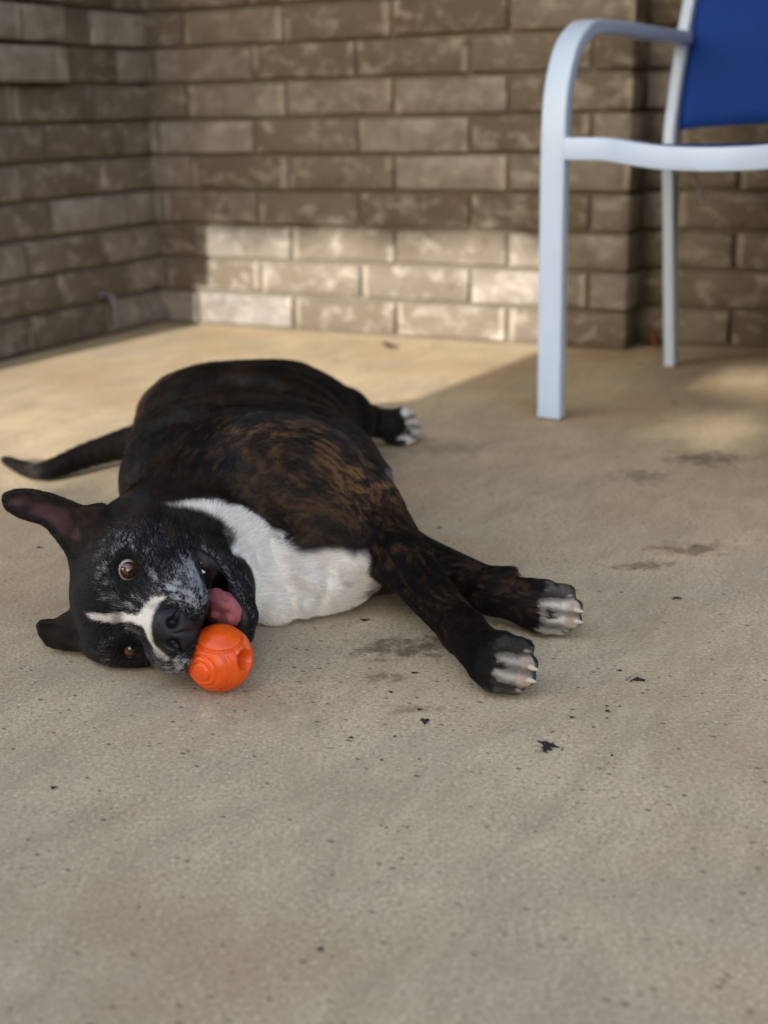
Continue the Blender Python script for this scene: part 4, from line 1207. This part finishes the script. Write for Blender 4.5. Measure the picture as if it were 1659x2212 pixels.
def curve_pts(P, n=8):
    return [Vector(p) for p in spline(np.array([tuple(p) for p in P]), n)]
def sweep(name, pts, side, hs, ht, mat, parent, bev=0.003):
    """a flat bar: hs = half width along side, ht = half thickness across it; rounded corners"""
    prof = []
    for (sx, sy, a0) in ((1, 1, 0), (-1, 1, 90), (-1, -1, 180), (1, -1, 270)):
        for k in range(4):
            a = R_(a0 + 30 * k)
            prof.append((sx * (hs - bev) + bev * math.cos(a), sy * (ht - bev) + bev * math.sin(a)))
    side = Vector(side).normalized()
    V, Fc, n = [], [], len(prof)
    for i, p in enumerate(pts):
        t = (pts[min(i + 1, len(pts) - 1)] - pts[max(i - 1, 0)]).normalized()
        s = (side - t * side.dot(t)).normalized()
        nn = t.cross(s)
        for a, b in prof:
            V.append(p + s * a + nn * b)
    for i in range(len(pts) - 1):
        for j in range(n):
            Fc.append((i * n + j, i * n + (j + 1) % n, (i + 1) * n + (j + 1) % n, (i + 1) * n + j))
    Fc += [tuple(reversed(range(n))), tuple((len(pts) - 1) * n + j for j in range(n))]
    o = mesh_obj(name, V, Fc, mat, parent, True)
    try:
        o.data.set_sharp_from_angle(angle=R_(50))
    except Exception:
        pass
    return o
WX = 0.52
M_RUST = plain('worn_foot', (0.16, 0.10, 0.06), 0.8)
for x in (0.0, WX):
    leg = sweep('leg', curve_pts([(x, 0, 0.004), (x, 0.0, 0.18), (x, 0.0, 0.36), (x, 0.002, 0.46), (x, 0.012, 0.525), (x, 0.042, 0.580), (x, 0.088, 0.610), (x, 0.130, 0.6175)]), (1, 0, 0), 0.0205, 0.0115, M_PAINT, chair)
    bm_obj('foot_cap', box_bm(x - 0.0195, x + 0.0195, -0.0105, 0.0105, 0.0, 0.006, 0.001, 1), M_RUST, leg)
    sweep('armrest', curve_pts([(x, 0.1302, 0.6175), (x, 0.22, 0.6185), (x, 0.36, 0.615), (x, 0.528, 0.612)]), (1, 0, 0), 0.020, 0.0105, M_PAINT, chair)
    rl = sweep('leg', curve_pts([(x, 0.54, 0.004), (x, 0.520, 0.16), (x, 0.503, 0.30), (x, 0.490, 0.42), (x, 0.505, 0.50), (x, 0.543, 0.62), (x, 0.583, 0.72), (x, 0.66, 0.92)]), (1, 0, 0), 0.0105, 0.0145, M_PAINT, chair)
    bm_obj('foot_cap', box_bm(x - 0.0098, x + 0.0098, 0.527, 0.553, 0.0, 0.006, 0.001, 1), M_RUST, rl)
    sg = 1 if x == 0 else -1
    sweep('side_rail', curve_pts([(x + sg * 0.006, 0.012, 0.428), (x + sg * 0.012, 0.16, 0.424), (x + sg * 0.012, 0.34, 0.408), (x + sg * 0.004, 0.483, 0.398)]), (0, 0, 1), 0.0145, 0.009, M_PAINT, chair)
rail = [(0.0208, 0.0, 0.4325), (0.06, -0.002, 0.4325), (0.095, -0.006, 0.4315), (0.14, -0.018, 0.426), (0.19, -0.026, 0.4205), (0.26, -0.030, 0.4185)]
rail += [(WX - a, b, c) for a, b, c in reversed(rail[:-1])]
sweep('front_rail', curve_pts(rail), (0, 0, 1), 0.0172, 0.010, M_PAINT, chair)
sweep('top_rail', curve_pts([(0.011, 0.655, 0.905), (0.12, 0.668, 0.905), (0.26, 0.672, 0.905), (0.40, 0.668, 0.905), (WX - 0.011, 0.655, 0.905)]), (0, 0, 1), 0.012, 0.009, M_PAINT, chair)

def sling(name, fn, nu, nv, th):
    """a woven sheet with thickness; fn(a, b) -> point, a across, b along"""
    V, Fc, uv = [], [], []
    for i in range(nv + 1):
        for j in range(nu + 1):
            V.append(Vector(fn(j / nu, i / nv)))
    top = len(V)
    def nrm(i, j):
        g = lambda i, j: V[min(max(i, 0), nv) * (nu + 1) + min(max(j, 0), nu)]
        return (g(i, j + 1) - g(i, j - 1)).cross(g(i + 1, j) - g(i - 1, j)).normalized()
    back = [V[i * (nu + 1) + j] - nrm(i, j) * th for i in range(nv + 1) for j in range(nu + 1)]
    V += back
    q = lambda i, j: i * (nu + 1) + j
    for i in range(nv):
        for j in range(nu):
            Fc.append((q(i, j), q(i, j + 1), q(i + 1, j + 1), q(i + 1, j)))
            Fc.append((top + q(i, j), top + q(i + 1, j), top + q(i + 1, j + 1), top + q(i, j + 1)))
    ring = [q(0, j) for j in range(nu)] + [q(i, nu) for i in range(nv)] + [q(nv, nu - j) for j in range(nu)] + [q(nv - i, 0) for i in range(nv)]
    for a, b in zip(ring, ring[1:] + ring[:1]):
        Fc.append((a, top + a, top + b, b))
    o = mesh_obj(name, V, Fc, M_SLING, chair, True)
    ul = o.data.uv_layers.new(name='UVMap')
    for lp in o.data.loops:
        k = lp.vertex_index % top
        ul.data[lp.index].uv = ((k % (nu + 1)) / nu * 0.5, (k // (nu + 1)) / nv * 0.5)
    return o
def back_fn(a, b):
    z = 0.449 + 0.012 * (1 - (2 * a - 1) ** 2) * (1 - b) + 0.44 * b
    yy_ = float(np.interp(z, [0.42, 0.50, 0.62, 0.72, 0.92], [0.489, 0.505, 0.543, 0.583, 0.66]))
    sag = 0.022 * (1 - (2 * a - 1) ** 2)
    return (0.0115 + a * (WX - 0.023), yy_ + sag, z)
sling('back_sling', back_fn, 24, 16, 0.0018)
def seat_fn(a, b):
    sag = 0.030 * (1 - (2 * a - 1) ** 2) * math.sin(math.pi * b)
    return (0.024 + a * (WX - 0.048), 0.014 + 0.452 * b, 0.4385 - 0.032 * b - sag)
sling('seat_sling', seat_fn, 24, 16, 0.0018)
M_STRAP = plain('grey_strap', (0.33, 0.31, 0.30), 0.8)
cw = chair.matrix_basis.inverted()
st_pts = [cw @ Vector(p) for p in ((0.5405, 2.45, 0.412), (0.5466, 2.45, 0.3966), (0.5611, 2.452, 0.3626), (0.5732, 2.45, 0.329))]
sweep('loose_strap', curve_pts(st_pts), (0.8, 0.5, 0), 0.0055, 0.0008, M_STRAP, chair, 0.0006)

# ------------------------------------------------------------------ little pipe by the corner
pd = Vector(side.matrix_basis.to_3x3() @ Vector((0, -1, 0)))
pb = CORNER + DL * 0.238
pp = [pb + pd * 0.005 + Vector((0, 0, 0.098)), pb + pd * 0.030 + Vector((0, 0, 0.098)), pb + pd * 0.043 + Vector((0, 0, 0.090)), pb + pd * 0.047 + Vector((0, 0, 0.074)),
      pb + pd * 0.047 + Vector((0, 0, 0.050)), pb + pd * 0.047 + Vector((0, 0, 0.028))]
pp = curve_pts(pp, 5)
drain = tube('drain_pipe', pp, [0.0085] * len(pp), plain('zinc', (0.13, 0.13, 0.14), 0.5, 0.4, 0.5), None, 16)
tag(drain, 'small bent grey metal drain pipe low on the side wall', 'pipe')
tube('collar', [pb + pd * 0.0105 + Vector((0, 0, 0.098)), pb + pd * 0.016 + Vector((0, 0, 0.098))], [0.014, 0.014], plain('zinc_collar', (0.12, 0.12, 0.125), 0.45, 0.5, 0.6), drain, 16)

# ------------------------------------------------------------------ dark splats and crumbs on the concrete
SPOTS = [(0.129, 1.008, 0.0083, 1), (0.226, 1.137, 0.0084, 0.4), (0.031, 1.06, 0.0051, 1), (0.027, 1.083, 0.0026, 0.8), (0.003, 1.121, 0.0025, 0.8), (0.025, 1.163, 0.0047, 0.4),
         (-0.031, 1.031, 0.0029, 0.6), (0.005, 1.031, 0.0017, 0.8), (0.156, 1.061, 0.0031, 0.6), (0.189, 1.082, 0.002, 0.6), (0.188, 1.072, 0.0028, 0.8), (0.2, 1.081, 0.0014, 0.8),
         (0.185, 1.058, 0.0016, 0.6), (0.171, 1.041, 0.0019, 0.6), (-0.006, 0.989, 0.0017, 0.8), (0.024, 0.989, 0.0015, 0.8), (0.178, 0.989, 0.0018, 0.8), (0.221, 0.921, 0.0017, 0.8),
         (0.213, 1.159, 0.003, 0.5), (-0.003, 0.882, 0.0013, 0.8), (0.012, 0.882, 0.0013, 0.8), (-0.26, 0.954, 0.0032, 0.8), (-0.416, 1.567, 0.0039, 0.8), (-0.371, 1.522, 0.0024, 0.8),
         (-0.005, 1.984, 0.0083, 0.5), (0.068, 1.614, 0.0046, 0.5), (-0.022, 1.301, 0.0061, 0.5), (0.116, 1.237, 0.0032, 0.8), (-0.045, 0.735, 0.0032, 0.6), (0.305, 1.346, 0.0068, 0.5),
         (0.192, 1.361, 0.0034, 0.5), (0.173, 1.384, 0.0025, 0.5), (-0.166, 0.786, 0.0012, 1), (0.363, 1.52, 0.0043, 0.4), (0.278, 1.442, 0.0026, 0.5), (-0.093, 2.792, 0.0076, 0.8),
         (-0.024, 2.68, 0.0055, 0.8), (-0.381, 2.406, 0.005, 0.8), (0.516, 2.69, 0.0065, 0.8), (0.505, 2.317, 0.0064, 0.6), (-0.542, 2.571, 0.0044, 0.8)]
M_SPOT = plain('dark_spot', (0.022, 0.018, 0.018), 0.75, 0.3)
sr = random.Random(3)
for (x, y, r, asp) in SPOTS:
    n = 36
    ph = [sr.uniform(0, 6.28) for _ in range(6)]
    ring = []
    for k in range(n):
        a = 2 * math.pi * k / n
        rr = r * (0.62 + 0.2 * math.sin(3 * a + ph[0]) + 0.16 * math.sin(7 * a + ph[1]) + 0.22 * max(0, math.sin(5 * a + ph[2])) ** 4 + sr.uniform(-0.12, 0.22))
        ring.append((rr * math.cos(a), rr * math.sin(a) * asp * 1.4, 0))
    o = mesh_obj('stain', [(0, 0, 0.0007)] + [(a, b, 0.0) for a, b, c in ring], [(0, k + 1, (k + 1) % n + 1) for k in range(n)], M_SPOT, fl)
    o.location = (x, y, 0.0008)
    if r > 0.007:
        for q in range(7):
            a = sr.uniform(0, 6.28); d = r * sr.uniform(0.95, 1.5); s = r * sr.uniform(0.05, 0.16)
            c = mesh_obj('stain', [(s * math.cos(t), s * math.sin(t) * 0.8, 0) for t in np.linspace(0, 5.6, 8)], [tuple(range(8))], M_SPOT, fl)
            c.location = (x + d * math.cos(a), y + d * math.sin(a) * asp * 1.4, 0.0008)

# ------------------------------------------------------------------ dry leaves caught where the wall steps back
def leaf(name, loc, size, col, rot, label):
    V, Fc = [], []
    n = 8
    for i in range(n + 1):
        t = i / n
        wdt = size * 0.34 * math.sin(math.pi * t ** 0.8) * (1 + 0.15 * math.sin(9 * t))
        z = size * 0.25 * (t - 0.5) ** 2
        V += [(-wdt, size * (t - 0.5), z + wdt * 0.45), (0, size * (t - 0.5), z), (wdt, size * (t - 0.5), z + wdt * 0.45)]
    for i in range(n):
        a = i * 3
        Fc += [(a, a + 1, a + 4, a + 3), (a + 1, a + 2, a + 5, a + 4)]
    m = NT(name + '_skin'); P = m.tex('Object')
    m.bsdf('Base Color', m.mix(m.rng(m.noise(P, 90, 3), 0.3, 0.7), tuple(col), tuple(c * 0.5 for c in col))); m.bsdf('Roughness', 0.8)
    o = mesh_obj(name, V, Fc, m.m, None, True)
    sd = o.modifiers.new('thickness', 'SOLIDIFY'); sd.thickness = 0.0006
    o.location = loc; o.rotation_euler = rot
    return tag(o, label, 'leaf', 'dry leaves by the wall step')
step = CORNER + DB * PW
leaf('dry_leaf', tuple(step + DB * 0.050 + NRM * 0.055 + Vector((0, 0, 0.022))), 0.040, (0.34, 0.13, 0.05), (1.2, 0.2, 0.5), 'rust orange dry leaf on edge at the wall step')
leaf('dry_leaf', tuple(step + DB * 0.030 + NRM * 0.05 + Vector((0, 0, 0.018))), 0.034, (0.16, 0.16, 0.06), (0.9, -0.3, 1.4), 'olive green dry leaf standing at the wall step')
leaf('dry_leaf', tuple(step + DB * 0.022 + NRM * 0.085 + Vector((0, 0, 0.012))), 0.030, (0.10, 0.075, 0.045), (0.3, 0.2, 2.2), 'brown curled dry leaf lying at the wall step')
leaf('dry_leaf', (0.013, 2.93, 0.006), 0.040, (0.085, 0.055, 0.035), (0.15, 0.2, 0.3), 'small brown dry leaf on the sunny floor by the wall')
